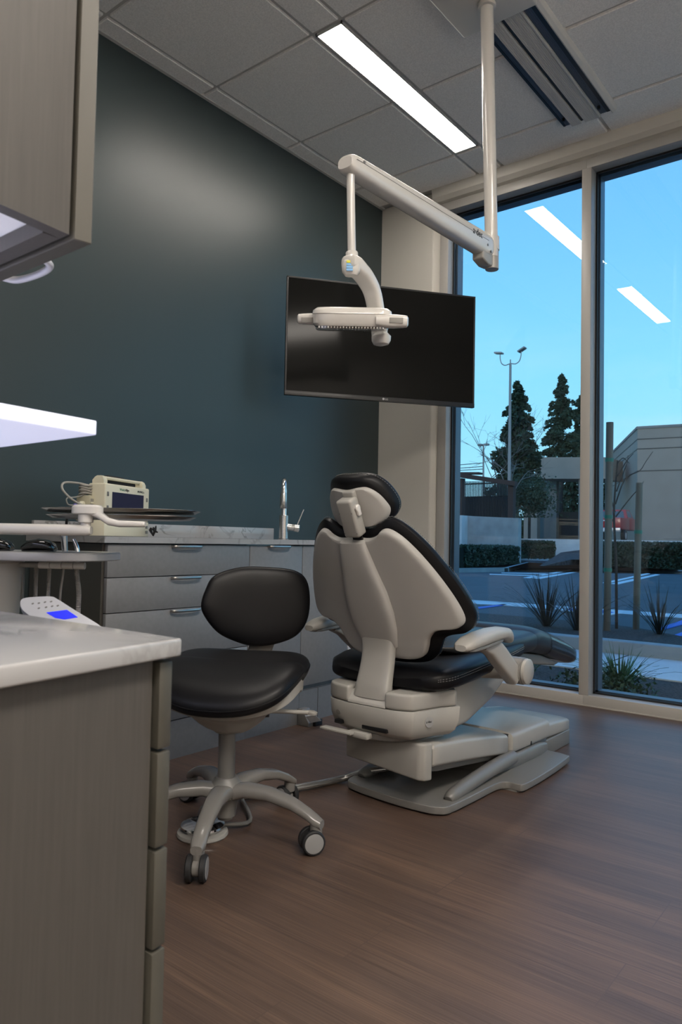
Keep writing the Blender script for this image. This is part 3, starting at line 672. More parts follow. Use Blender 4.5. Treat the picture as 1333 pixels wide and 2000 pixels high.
# glide block behind the headrest
def obox(o, ex_, ey_, ez_, dx, dy, dz, b=.006, seg=3):
    bm = box(-dx, dx, -dy, dy, -dz, dz, b, seg); bm.transform(frame_from(ex_, ey_, ez_, o)); return bm
gc = A+V*(-.073)+NN*(-.006)+Vector((.020, 0, 0))
g = obj('headrest_glide', obox(gc, (1, 0, 0), NN, V, .029, .021, .060, .009, 4), CREAM, ch)
obj('release_knob', merge(lathe([(0, 0), (.010, 0), (.011, .002), (.011, .010), (.009, .012), (0, .012)], gc+Vector((.026, 0, 0))-V*.030, (1, 0, 0), 24), obox(gc+Vector((.034, 0, 0))-V*.022, (1, 0, 0), NN, V, .005, .008, .016, .003)), WHITE, g)
for sx in (-1, 1):
    for sv in (-.02, .045): obj('screw', cyl(gc+Vector((sx*.021, 0, 0))+V*sv-NN*.019, gc+Vector((sx*.021, 0, 0))+V*sv-NN*.0206, .0028, n=10), BLACK, g)
obj('glide_strap', obox(A+V*(-.006)+Vector((.018, 0, 0))+NN*.002, (1, 0, 0), NN, V, .018, .004, .024, .002), BLACK, ch)
obj('headrest_link', obox(gc-V*.055+NN*.020, (1, 0, 0), NN, V, .021, .010, .022, .006), CREAM2, ch)
# seat
sec = [(1.925, .165, .440, .398), (1.94, .205, .458, .390), (1.975, .232, .470, .386), (2.04, .244, .482, .388), (2.14, .244, .490, .394), (2.28, .236, .496, .404), (2.42, .218, .496, .410), (2.56, .202, .502, .420)]
def sring2(y, w, zt, zb, dip=.0, n=40):
    out = []
    zc, hh_ = (zt+zb)/2, (zt-zb)/2
    for i in range(n):
        a = 2*PI*i/n; ca, sa = math.cos(a), math.sin(a)
        x = w*math.copysign(abs(ca)**.42, ca); z_ = hh_*math.copysign(abs(sa)**.62, sa)
        if sa > 0: z_ -= dip*(1-(x/w)**2)
        out.append((XC+x, y, zc+z_))
    return out
obj('seat_cushion', loft([sring2(*s, dip=.022 if s[0] > 1.9 else 0) for s in sec]), VINYL, ch)
def edge_line(k, off): return [Vector((XC+k*(w+.0012), y, zb+(zt-zb)*off)) for y, w, zt, zb in sec[1:]]
for off in (.52, .60):
    pl_ = catmull(edge_line(1, off), False, 5); stitches('seat_stitching', pl_, ch, closed=False, seg=.007)
# upper seat insert and leg rest
sec2 = [(2.13, .10, .505, .485), (2.17, .150, .510, .470), (2.30, .185, .514, .455), (2.46, .195, .518, .440), (2.60, .200, .522, .428), (2.70, .192, .524, .424)]
obj('seat_insert', loft([sring2(*s, dip=.012) for s in sec2]), VINYL2, ch)
sec3 = [(2.665, .187, .512, .432), (2.69, .192, .524, .424), (2.76, .190, .524, .415), (2.86, .183, .503, .395), (2.96, .178, .475, .372), (3.06, .174, .446, .350), (3.13, .172, .422, .334), (3.17, .168, .406, .326), (3.19, .155, .392, .330)]
obj('leg_rest', loft([sring2(*s) for s in sec3]), VINYL2, ch)
sec4 = [(y, w+.004, zt+.003, zb-.003) for y, w, zt, zb in sec3[3:]]
fl = loft([sring2(y, w, zt, zb) for y, w, zt, zb in sec4])
for v in fl.verts: v.co += Vector((random.uniform(-1, 1), random.uniform(-1, 1), random.uniform(-1, 1)))*.0016
obj('plastic_toe_cover', fl, mat('crinkled_clear_cover', (.015, .015, .018), .06, coat=1, alpha=.30), ch)
obj('leg_rest_base', prism([(2.60, .415), (2.68, .385), (3.00, .340), (3.05, .345), (2.86, .400), (2.70, .425)], 'x', XC-.12, XC+.140, .006), GREYP, ch)
# seat carriage
side_prof = [(2.02, .392), (2.10, .400), (2.40, .412), (2.50, .408), (2.47, .368), (2.34, .305), (2.18, .258), (2.11, .252), (2.04, .262)]
obj('seat_underframe', prism(side_prof, 'x', XC-.185, XC+.185, .018, 4), CREAM2, ch)
cpl = [(1.228, 1.925), (1.24, 1.892), (1.29, 1.868), (1.40, 1.855), (1.51, 1.863), (1.558, 1.882), (1.572, 1.905), (1.598, 2.0), (1.598, 2.08), (1.222, 2.08), (1.222, 2.0)]
cc0 = (1.41, 1.99)
def shr(f, g): return [(cc0[0]+(x-cc0[0])*f, cc0[1]+(y-cc0[1])*g) for x, y in cpl]
car = obj('carriage_cover', loft([[(x, y, z) for x, y in [(p.x, p.y) for p in catmull([(a_, b_, 0) for a_, b_ in shr(f, g)], True, 3)]] for z, f, g in ((.243, .78, .70), (.247, .86, .80), (.262, .94, .90), (.290, .985, .975), (.334, 1.0, 1.0), (.336, .99, .99))]), CREAM, ch, angle=50)
def clip_x(poly, lo, hi):
    out = []
    n = len(poly)
    for i in range(n):
        (x0, y0), (x1, y1) = poly[i], poly[(i+1) % n]
        if lo <= x0 <= hi: out.append((x0, y0))
        for L_ in (lo, hi):
            if (x0-L_)*(x1-L_) < 0: out.append((L_, y0+(y1-y0)*(L_-x0)/(x1-x0)))
    return out
up_ = [(p.x, p.y) for p in catmull([(a_, b_, 0) for a_, b_ in cpl], True, 2)]
def ordered(pts):
    cx, cy = sum(p[0] for p in pts)/len(pts), sum(p[1] for p in pts)/len(pts); return sorted(pts, key=lambda p: math.atan2(p[1]-cy, p[0]-cx))
for lo, hi in ((1.0, 1.336), (1.476, 2.0)):
    obj('carriage_shoulder', prism(ordered(clip_x(up_, lo, hi)), 'z', .3375, .388, .009, 4, 30), CREAM, ch, angle=50)
obj('carriage_notch', prism([(1.860, .3375), (1.862, .346), (1.888, .376), (1.91, .380), (2.0, .380), (2.0, .3375)], 'x', 1.334, 1.478, .002), mat('pale_recess_plastic', (.42, .41, .385), .3), ch)
for x in (XC-.112, XC+.006):
    obj('dimple', lathe([(0, 0), (.008, 0), (.009, .002), (0, .0025)], (x, 1.862+.0, .300), (0, -1, -.25), 16), GREYP, car)
for x0, x1 in ((XC-.13, XC-.10), (XC-.02, XC+.075)): obj('vent_slot', box(x0, x1, 1.862, 1.885, .262, .275, .003), BLACK, car)
M = frame_from(Vector((.22, .97, 0)).normalized(), (0, 0, 1), Vector((.97, -.22, 0)).normalized(), (XC+.2045, 1.862, .300))
obj('badge', lathe([(0, 0), (.017, 0), (.017, .001), (0, .001)], (1.5835, 1.948, .300), Vector((.96, -.27, .03)), 28), mat('badge_silver', (.42, .42, .41), .3, metal=.4), car)
text('badge_lettering', 'a·dec', .011, frame_from(Vector((.27, .96, 0)).normalized(), (0, 0, 1), Vector((.96, -.27, 0)).normalized(), (1.5812, 1.935, .297)), INKB, car)
obj('stop_paddle', merge(box(XC-.165, XC-.04, 1.83, 1.862, .242, .251, .004), box(XC-.07, XC+.01, 1.85, 1.93, .232, .252, .006)), CREAM, ch)
obj('swivel_plate', lathe([(0, 0), (.10, 0), (.12, .010), (.125, .028), (.12, .034), (0, .034)], (XC-.0, 2.0, .222), (0, 0, 1), 40), GREYP, ch)
# lift housing (rear box), link cover, fixed cover, foot box
pump = prism([(XC-.155, 1.958), (XC+.138, 1.942), (XC+.158, 1.952), (XC+.166, 1.984), (XC+.12, 1.986), (XC+.12, 2.13), (XC-.155, 2.13)], 'z', .108, .228, .007, 3)
for v in pump.verts:
    if v.co.z > .2: v.co.z += .0
    if v.co.z < .13: v.co.z += .018*(1-(v.co.x-(XC-.15))/.3)+.006
obj('lift_housing', pump, CREAM2, ch)
lk = loft([sring((XC, y, zc_), (1, 0, 0), (0, 0, 1), w, h_, 7, 44) for y, zc_, w, h_ in ((1.990, .183, .162, .034), (1.996, .184, .167, .040), (2.02, .184, .170, .042), (2.20, .163, .172, .043), (2.38, .138, .174, .042), (2.492, .120, .175, .040), (2.500, .119, .170, .034))])
obj('lift_link_cover', lk, CREAM, ch)
obj('link_under_rail', prism([(2.0, .150), (2.0, .130), (2.06, .118), (2.44, .070), (2.5, .075), (2.5, .10)], 'x', XC-.12, XC+.140, .004), GREYP, ch)
fx_ = loft([sring((XC, y, zc_), (1, 0, 0), (0, 0, 1), w, h_, 6, 44) for y, zc_, w, h_ in ((2.512, .118, .172, .036), (2.518, .119, .182, .042), (2.54, .119, .185, .043), (2.75, .115, .186, .043), (2.838, .112, .186, .043), (2.842, .111, .182, .039))])
obj('fixed_cover', fx_, CREAM, ch)
obj('cover_gap', box(XC-.16, XC+.165, 2.498, 2.515, .09, .152), DARKGAP, ch, flat=True)
obj('power_button', box(XC+.184, XC+.1875, 2.665, 2.672, .085, .100, .001), BLACK, ch)
fb = loft([sring((XC-.01, y, zc_), (1, 0, 0), (0, 0, 1), w, h_, 6, 44) for y, zc_, w, h_ in ((2.855, .095, .172, .030), (2.862, .096, .178, .036), (3.02, .088, .180, .033), (3.10, .080, .176, .030), (3.135, .073, .160, .022), (3.14, .070, .14, .015))])
obj('foot_cover', fb, CREAM, ch)
obj('foot_cover_base', merge(prism([(XC-.18, 2.85), (XC+.168, 2.85), (XC+.168, 3.10), (XC+.14, 3.13), (XC-.15, 3.13), (XC-.18, 3.10)], 'z', .0, .062, .004), prism([(XC-.165, 2.50), (XC+.166, 2.50), (XC+.166, 2.86), (XC-.165, 2.86)], 'z', .02, .08, .003)), GREYP, ch)
# base plate with raised rails
bp_ = [(XC-.20, 2.04), (XC-.15, 2.003), (XC, 1.985), (XC+.13, 1.988), (XC+.178, 2.004), (XC+.200, 2.04), (XC+.208, 2.20), (XC+.212, 2.335), (XC+.235, 2.372), (XC+.268, 2.372), (XC+.288, 2.40), (XC+.290, 2.60), (XC+.278, 2.80), (XC+.262, 2.825), (XC+.17, 2.84), (XC-.17, 2.84), (XC-.262, 2.825), (XC-.278, 2.80), (XC-.29, 2.60), (XC-.288, 2.40), (XC-.268, 2.372), (XC-.235, 2.372), (XC-.212, 2.335), (XC-.208, 2.2)]
bpp = [(p.x, p.y) for p in catmull([(a, b, 0) for a, b in bp_], True, 4)]
pl_b = prism(bpp, 'z', .006, .030, .010, 4, 40)
add(pl_b, prism([(XC+(x-XC)*.94, 2.42+(y-2.42)*.96) for x, y in bpp], 'z', 0, .008))
obj('base_plate', pl_b, GREYP, ch, angle=50)
for s in (-1, 1):
    rl = tube([(XC+s*.172, 2.075, .030), (XC+s*.172, 2.10, .040), (XC+s*.172, 2.22, .052), (XC+s*.175, 2.40, .066), (XC+s*.178, 2.52, .072)], [.014, .021, .024, .025, .025], 16)
    obj('base_rail', rl, GREYP, ch)
rings = [sring((XC, y, z_), (1, 0, 0), (0, 0, 1), w, h_, 5, 32) for y, z_, w, h_ in ((2.40, .045, .17, .02), (2.55, .05, .185, .035), (2.75, .05, .190, .035), (2.84, .04, .18, .025))]
obj('base_hump', loft(rings), GREYP, ch)
# armrests
for s in (1, -1):
    X = XC+s*.308; yo = .04 if s < 0 else .0
    pad = loft([sring((X, y+yo, z_), (1, 0, 0), (0, 0, 1), w, h_, 2.8, 24) for y, z_, w, h_ in ((1.895, .543, .018, .009), (1.905, .546, .028, .014), (1.94, .553, .034, .019), (2.0, .560, .036, .021), (2.08, .566, .035, .021), (2.14, .566, .033, .020), (2.175, .560, .030, .021), (2.195, .549, .025, .020), (2.203, .541, .015, .012))])
    ar = obj('armrest_pad', pad, CREAM, ch)
    obj('pad_base', loft([sring((X, y+yo, z_), (1, 0, 0), (0, 0, 1), w, h_, 3, 20) for y, z_, w, h_ in ((1.915, .535, .02, .006), (1.94, .536, .030, .008), (2.02, .540, .032, .008), (2.09, .545, .030, .009), (2.12, .548, .026, .008))]), GREYP, ar)
    st = catmull([(X, 2.02+yo, .540), (X, 2.08+yo, .528), (X, 2.13+yo, .500), (X, 2.20+yo, .450), (X, 2.245+yo, .418)], False, 5)
    rings = []
    for i, p in enumerate(st):
        t_ = (st[min(i+1, len(st)-1)]-st[max(i-1, 0)]).normalized(); f = i/(len(st)-1)
        rings.append(sring(p, (1, 0, 0), Vector((1, 0, 0)).cross(t_), .020+.003*f, .016+.021*math.sin(min(1, f*1.8)*PI/2)-.006*f, 4.5, 24))
    obj('armrest_post', loft(rings), CREAM, ch)
    hb_ = Vector((X+s*.004, 2.275+yo, .432))
    obj('armrest_hub', lathe([(0, -.040), (.038, -.040), (.044, -.032), (.044, .020), (.039, .024), (0, .024)], hb_, (s, 0, 0), 36), GREYP, ch)
    obj('hub_cap', lathe([(0, .024), (.040, .024), (.042, .027), (.041, .036), (.036, .039), (0, .040)], hb_, (s, 0, 0), 36), CREAM, ch)
    obj('hub_stub', cyl((XC+s*.19, 2.26+yo, .415), (X, 2.27+yo, .425), .022), CREAM2, ch)
# silver umbilical tube to the floor box
tag(obj('floor_tube', tube([at(470, 1556, 'z', .014), at(520, 1549, 'z', .014), at(600, 1535, 'z', .014), at(668, 1521, 'z', .014), (1.24, 2.10, .045), (1.30, 2.18, .05)], .0115, 14), mat('silver_tubing', (.42, .42, .41), .2, metal=.7)), 'silver tubing running over the floor from the foot control to the chair base', 'tubing')

# ================================================================= FOOT CONTROL
fc = at(396, 1622, 'z', .012)
ft = thing('foot_control', 'round chrome foot control disc on the floor under the stool', 'foot control', (fc.x, fc.y, 0))
obj('rubber_base', lathe([(0, 0), (.070, 0), (.073, .004), (.071, .012), (.060, .016), (0, .017)], (fc.x, fc.y, 0), n=48), CREAM2, ft)
obj('chrome_disc', lathe([(0, .017), (.055, .017), (.063, .026), (.062, .031), (.050, .036), (0, .038)], (fc.x, fc.y, 0), n=48), CHROME, ft)
obj('toggle', merge(tube([(fc.x-.01, fc.y, .037), (fc.x-.02, fc.y+.02, .06), (fc.x+.0, fc.y+.05, .068), (fc.x+.03, fc.y+.075, .05)], [.012, .013, .012, .010], 12)), CLEARP, ft)
obj('cable_boot', tube([(fc.x+.02, fc.y+.05, .02), (fc.x+.05, fc.y+.14, .012), (at(470, 1556, 'z', .014).x, at(470, 1556, 'z', .014).y, .014)], .006, 10), GREYP, ft)

# ================================================================= OPERATOR STOOL
sx_, sy_ = 1.192, 1.480
stl = thing('operator_stool', 'wheeled operator stool with black vinyl seat and backrest', 'stool', (sx_, sy_, 0))
cast = [(1.350, 1.243, 'a'), (1.469, 1.557, 'b'), (1.182, 1.764, 'c'), (.917, 1.590, 'd'), (1.035, 1.255, 'e')]
obj('hub', lathe([(0, .055), (.030, .055), (.032, .07), (.036, .10), (.052, .118), (.050, .140), (.034, .158), (.031, .165), (0, .165)], (sx_, sy_, 0), n=32), GREYP, stl)
obj('gas_column', cyl((sx_, sy_, .158), (sx_, sy_, .30), .0245, n=32), GREYP, stl); obj('column_foot', cyl((sx_, sy_, .045), (sx_, sy_, .075), .021), GREYP, stl)
STG = mat('stool_base_plastic', (.19, .183, .17), .25, coat=.2)
for i, (x, y, k) in enumerate(cast):
    e = Vector((x, y, 0)); c_ = Vector((sx_, sy_, 0)); d = (e-c_); Ld = d.length; d.normalize(); s = d.cross(Vector((0, 0, 1)))
    rings = []
    for f, z_, w, h_ in ((.06, .122, .034, .024), (.25, .136, .029, .020), (.5, .135, .0245, .0175), (.75, .119, .0215, .0155), (.92, .098, .020, .0145), (1.0, .084, .020, .0145), (1.06, .077, .015, .011)):
        rings.append(sring(c_+d*(Ld*f)+Vector((0, 0, z_)), s, (0, 0, 1), w, h_, 2.8, 20))
    lg = obj('leg', loft(rings), STG, stl)
    hub = obj('caster_fork', lathe([(0, 0), (.0165, 0), (.0175, .003), (.0175, .030), (0, .032)], e+Vector((0, 0, .050)), n=20), STG, lg)
    hd = {'a': CR*1.0, 'b': (FW*-1)*1.0+CR*.35, 'c': CR*-.7+FW*-.7, 'd': CR*-.5-FW*.8, 'e': CR*.5-FW}[k]; hd = Vector((hd.x, hd.y, 0)).normalized()
    RW = .0325; cz = Vector((0, 0, RW+.001)); off = Vector((0, 0, 0))
    roll_dir = hd.cross(Vector((0, 0, 1))); cc_ = e+cz+roll_dir*.012
    obj('caster_core', merge(cyl(cc_-hd*.010, cc_+hd*.010, .018, n=20, b=.002), box(-.009, .009, -.009, .009, -.02, .02, .003)), STG, lg) if False else obj('caster_core', cyl(cc_-hd*.010, cc_+hd*.010, .020, n=20, b=.002), STG, lg)
    for sgn in (-1, 1):
        wheel = lathe([(0, .010), (.024, .010), (RW-.002, .010), (RW, .012), (RW, .022), (RW-.003, .0255), (.0265, .0255), (0, .0255)], cc_, hd*sgn, 36)
        w_ = obj('wheel', wheel, RUBBER, lg)
        obj('wheel_disc', lathe([(0, .0262), (.010, .0268), (.0235, .0268), (.0262, .0262), (.0262, .025), (0, .025)], cc_, hd*sgn, 30), DISCW, w_)
bx = CAM-Vector((sx_, sy_, 0)); bx.z = 0; bx.normalize()
sd = Matrix.Rotation(math.radians(-17), 3, 'Z') @ bx             # the way the sitter faces
ss = Vector((0, 0, 1)).cross(sd).normalized()                   # sitter's left
if ss.dot(CR) < 0: ss = -ss
cs = Vector((sx_, sy_, 0))+sd*.0+CR*.012
def smap(base):
    def f(u, v, h):
        tilt_ = -.11*v; saddle = .05*(abs(u)/.22)**2.2*(1 if v > 0 else .6)
        return cs+ss*u+sd*v+Vector((0, 0, base+h+tilt_+saddle*.55-.035*max(0, v/.2)**2))
    return f
so = [(0, -.190), (.09, -.188), (.165, -.168), (.203, -.115), (.213, -.03), (.206, .07), (.175, .150), (.10, .190), (0, .200)]
seat = obj('seat', pillow(mirror(so), lambda r: .046*(max(0, 1-r**4))**.45+.004, lambda r: -.036*(max(0, 1-r**6))**.5, smap(.446), 5, (0, 0), 14), VINYL, stl)
O = catmull([(p[0], p[1], 0) for p in mirror(so)], True, 5); fm = smap(.446)
obj('seam', ribbon_loop([fm(o.x*1.002, o.y*1.002, .004) for o in O], .0016, 6), VINYL, seat)
pan_o = [(0, -.165), (.09, -.165), (.165, -.13), (.198, -.06), (.204, .02), (.190, .09), (.15, .130), (.08, .150), (0, .160)]
obj('seat_pan', pillow(mirror(pan_o), lambda r: -.026+.016*max(0, (r-.8)/.2)**2, lambda r: (-.150+.070*(r/.62)**2) if r < .62 else (-.080+.040*(r-.62)/.38), smap(.440), 5, (0, 0), 14), CREAM, stl)
obj('tilt_mechanism', lathe([(0, 0), (.034, 0), (.060, .02), (.085, .05), (0, .05)], (sx_, sy_, .292), n=30), CREAM2, stl)
# back of the stool
bc = at(498, 1183, 'x', 1.0); 
bd = 2.40; bc = far(499, 1184, bd); bn = CAM-bc; bn.z = 0; bn.normalize(); bn = Matrix.Rotation(math.radians(14), 3, 'Z') @ bn; bs = Vector((0, 0, 1)).cross(bn); 
if bs.dot(CR) < 0: bs = -bs
bu = Vector((0, 0, 1))
bo = [(-.05, .126), (.05, .126), (.13, .116), (.170, .085), (.182, .02), (.172, -.05), (.135, -.098), (.07, -.122), (0, -.128), (-.06, -.112), (-.12, -.082), (-.162, -.035), (-.178, .005), (-.165, .055), (-.135, .100)]
def backmap(u, v, h): return bc+bs*u+bu*v+bn*(h+.35*u*u)+bn*(-.05*v)
bk = obj('backrest', pillow(bo, lambda r: .022*(max(0, 1-r**4))**.5, lambda r: -.022*(max(0, 1-r**6))**.5, backmap, 5, (0, 0), 12), VINYL, stl)
O = catmull([(p[0], p[1], 0) for p in bo], True, 5)
obj('seam', ribbon_loop([backmap(o.x, o.y, .002) for o in O], .0014, 6), VINYL, bk)
pb0 = bc-bn*.030-bu*.06+CR*.038; pb1 = Vector((bc.x, bc.y, .38))+CR*.0-bn*.035; pb2 = Vector((sx_, sy_, .385))
rings = []
PB = catmull([pb0, pb0-bu*.05, pb1+bu*.03, pb1*.75+pb2*.25-bu*.01, pb2], False, 5)
for i, p in enumerate(PB):
    t_ = (PB[min(i+1, len(PB)-1)]-PB[max(i-1, 0)]).normalized()
    sdir = (bs-t_*bs.dot(t_)).normalized(); rings.append(sring(p, sdir, t_.cross(sdir), .040, .008, 4, 20))
obj('back_support', loft(rings), GREYP, stl)
lv0 = at(525, 1386, 'y', 1.50); lv0 = far(524, 1388, 2.08); lv1 = far(608, 1392, 2.14)
obj('lever', merge(tube([lv0, lv0*.5+lv1*.5, lv1], [.008, .006, .007], 12), loft([sring(lv1+Vector((0, 0, z_)), (1, 0, 0), (0, 1, 0), w, w*.7, 2.2, 20) for z_, w in ((-.006, .012), (-.004, .020), (.002, .021), (.005, .015))])), CREAM2, stl)
obj('pivot_boss', cyl(lv0-CR*.014-FW*.02, lv0+CR*.006-FW*.02, .013, n=20, b=.002), BLACK, stl)

# ================================================================= VITALS MONITOR on the worktop
mo = Vector((.42, 1.567, ZTOP)); me_ = Vector((-math.sin(math.radians(23.6)), math.cos(math.radians(23.6)), 0))   # along the front face, left to right
mn = Vector((me_.y, -me_.x, 0)); mn = mn if mn.dot(CAM-mo) > 0 else -mn
d = ray(291, 1000); # width so that the right edge falls on its sight line
det = (d.x*me_.y-d.y*me_.x); k_ = ((CAM.x-mo.x)*d.y-(CAM.y-mo.y)*d.x)/(me_.x*d.y-me_.y*d.x); WM = abs(k_)
HM = at(205, 943, 'x', .42).z-ZTOP
MM = frame_from(me_, -mn, Vector((0, 0, 1)), mo)
mon = thing('vitals_monitor', 'ivory portable patient monitor with dark screen and carry handle on the worktop', 'monitor', mo+me_*(WM/2))
def mb(*a, **k): b = box(*a, **k); b.transform(MM); return b
DM = .072; LZ = .052
obj('casing', mb(0, WM, 0, DM, LZ+.010, HM, b=.006, seg=3), BEIGEP, mon)
obj('printer_base', mb(.0, WM, .0, DM+.035, .002, LZ+.008, b=.003), BEIGEP, mon)
obj('screen', mb(WM*.145, WM*.855, -.0012, .01, LZ+.028, HM-.030), SCREEN, mon, flat=True)
for (bx_, bz_) in ((.035, .66), (.035, .40), (.92, .62), (.92, .36)):
    obj('button', mb(WM*bx_, WM*bx_+.010, -.003, .002, bz_*HM+.02, bz_*HM+.036, b=.001), GREYP, mon)
for bz_ in (.014, .034): obj('button', mb(WM-.024, WM-.010, -.003, .002, bz_, bz_+.012, b=.001), GREYP, mon)
def mtext(s, x, z_, size, m, **k): return text('lettering', s, size, MM @ frame_from((1, 0, 0), (0, 0, 1), (0, -1, 0), (x, -.0006, z_)), m, mon, **k)
mtext('Welch', WM*.30, HM-.022, .014, INKG); mtext('Allyn', WM*.30+.038, HM-.022, .014, INKB)
mtext('PROPAQ', WM*.70, HM-.021, .011, INKB, shear=.3)
mtext('CS', WM*.70+.046, HM-.021, .006, INKB)
for sx2 in (.0, .6): pass
for k in (0, 1):
    x = .018 if k == 0 else WM-.022
    hp_ = loft([[(x-.012, .012, HM-.004), (x+.012, .012, HM-.004), (x+.012, .060, HM-.004), (x-.012, .060, HM-.004)], [(x-.012, .012, HM+.012), (x+.012, .012, HM+.012), (x+.012, .060, HM+.012), (x-.012, .060, HM+.012)],
                [(x-.011, .018, HM+.024), (x+.011, .018, HM+.024), (x+.011, .050, HM+.024), (x-.011, .050, HM+.024)], [(x-.009, .026, HM+.029), (x+.009, .026, HM+.029), (x+.009, .042, HM+.029), (x-.009, .042, HM+.029)]])
    hp_.transform(MM); obj('handle_post', hp_, BEIGEP, mon)
obj('handle_bar', tube([MM @ Vector((.022, .030, HM+.022)), MM @ Vector((WM-.026, .030, HM+.022))], .0065, 14, smooth=False), BEIGEP, mon)
obj('cuff_roll', tube([MM @ Vector((.034, .050, HM+.010)), MM @ Vector((WM*.5, .050, HM+.012)), MM @ Vector((WM-.045, .050, HM+.010))], [.011, .014, .011], 14), mat('black_fabric', (.01, .01, .012), .8), mon)
obj('cuff_flap', mb(WM*.3, WM*.68, .05, .080, HM+.0, HM+.038, b=.010), mat('black_fabric', (0, 0, 0)), mon)
# side module with ports, faces the viewer's left
obj('side_module', mb(-.026, .03, .046, .104, LZ+.004, HM*.76, b=.004), BEIGEP2, mon)
obj('port_panel', mb(-.022, -.004, .0452, .0465, LZ+.01, HM*.70), mat('grey_port_panel', (.30, .29, .26), .5), mon, flat=True)
for i, (px_, pz_) in enumerate(((-.018, .62), (-.009, .62), (-.018, .5), (-.009, .5), (-.009, .38))):
    obj('port', lathe([(0, 0), (.004, 0), (.004, .004), (.002, .005), (0, .003)], MM @ Vector((px_, .046, HM*pz_)), mn, 16), BLACK if i > 2 else BEIGEP, mon)
obj('plug', lathe([(0, 0), (.010, 0), (.010, .012), (.007, .016), (.006, .026), (0, .026)], MM @ Vector((-.024, .075, HM*.60)), -me_*1, 20), BEIGEP, mon)
obj('connector', cyl(MM @ Vector((-.050, .076, HM*.585)), MM @ Vector((-.075, .080, HM*.56)), .0065, .004), PURP, mon)
cab_pts = [(-.012, .044, HM*.50), (-.055, .035, HM*.52), (-.105, .06, HM*.64), (-.125, .09, HM*.82), (-.10, .105, HM*.96), (-.045, .09, HM*.98), (.0, .07, HM*.95)]
obj('cable', tube([MM @ Vector(p) for p in cab_pts], .0042, 10), CABLEG, mon)
obj('cable', tube([MM @ Vector(p) for p in ((-.075, .080, HM*.56), (-.10, .085, HM*.57), (-.10, .09, HM*.68), (-.05, .085, HM*.72), (-.01, .07, HM*.80), (.01, .05, HM*.96))], .0025, 8), CABLEG, mon)
for k in range(4):
    zz_ = HM*(.79+.055*k); obj('coiled_cable', tube([MM @ Vector((-.004+.030*math.cos(a), .078+.020*math.sin(a), zz_+.003*math.sin(2*a+k))) for a in [i*PI/6 for i in range(13)]], .0038, 8), CABLEG, mon)
obj('hose', tube([MM @ Vector(p) for p in ((-.02, .10, .07), (-.065, .10, .09), (-.07, .11, .045), (-.05, .11, .012), (-.01, .115, .008))], .005, 10), BLACK, mon)
cs_ = at(300, 1035, 'x', .34)
bm = BM()
for k in range(6):
    a = k*1.05; add(bm, tube([Vector((cs_.x, cs_.y, ZTOP+.006)), Vector((cs_.x+.012*math.cos(a), cs_.y+.020*math.sin(a)*.6-.004, ZTOP+.028)), Vector((cs_.x+.008*math.sin(a), cs_.y+.012*math.cos(a), ZTOP+.045-.003*k)), Vector((cs_.x-.01*math.cos(a), cs_.y+.014, ZTOP+.020))], .0028, 7))
tag(obj('coiled_power_cord', bm, BLACK), 'small bundle of coiled black cord on the worktop right of the patient monitor', 'cord')

# ================================================================= DELIVERY UNIT (left edge)
T0 = 1.9
RH = Vector((CR.x, CR.y, 0)).normalized(); FH = Vector((FW.x, FW.y, 0)).normalized()
def loc(px, py): return far(px, py, T0)
du = thing('delivery_unit', 'white dental delivery unit with grey table, jointed arm and hanging hoses at the left edge', 'dental unit', (loc(-20, 1100).x, loc(-20, 1100).y, 0))
tz = loc(150, 1079).z; tr0 = loc(230, 1087); tx = []
for p in sring((0, 0, 0), (1, 0, 0), (0, 1, 0), .24, .15, 3.2, 48): tx.append(p)
tc_ = tr0-RH*.262+FH*.05
tabl = loft([[tc_+RH*p.x*s+FH*p.y*s+Vector((0, 0, z_-tc_.z)) for p in tx] for z_, s in ((tz-.0215, .985), (tz-.019, 1), (tz-.004, 1), (tz, .985))])
obj('work_table', tabl, mat('grey_table_top', (.40, .40, .41), .3), du)
hs0 = loc(-14, 1150); hx_, hy_ = hs0.x, hs0.y
obj('unit_housing', lathe([(0, .26), (.045, .26), (.058, .45), (.070, tz-.03), (.074, tz-.028), (.074, tz-.0225), (0, tz-.0225)], (hx_, hy_, 0), n=36), CREAM, du)
obj('floor_post', lathe([(0, 0), (.17, 0), (.17, .012), (.05, .03), (.032, .06), (.032, .27), (0, .27)], (hx_, hy_, 0), n=36), CREAM2, du)
obj('control_strip', obox(loc(32, 1140)+FH*.03, RH, FH, Vector((0, 0, 1)), .006, .006, .055, .002), GREYP, du)
# instrument holders and hoses
hp0 = loc(166, 1103)+FH*.0-Vector((0, 0, .003))
for k in range(4):
    c0_ = hp0-RH*(.030*k+.0)
    obj('instrument_holder', merge(lathe([(0, 0), (.009, 0), (.0095, .002), (.0095, .026), (.009, .028), (0, .028)], c0_-RH*.028, RH, 20)), WHITE, du)
obj('holder_bar', tube([hp0, hp0-RH*.24], .007, 12, smooth=False), CREAM2, du)
def ribbed(pts, r):
    P = catmull(pts, False, 30); m = len(P); rings = []
    up = None
    for i in range(m):
        t_ = (P[min(i+1, m-1)]-P[max(i-1, 0)]).normalized()
        if up is None: up = basis(t_)[0]
        up = (up-t_*up.dot(t_)).normalized(); s = t_.cross(up); rr = r*(1 if i % 2 else .86)
        rings.append([P[i]+(up*math.cos(2*PI*k/12)+s*math.sin(2*PI*k/12))*rr for k in range(12)])
    return loft(rings)
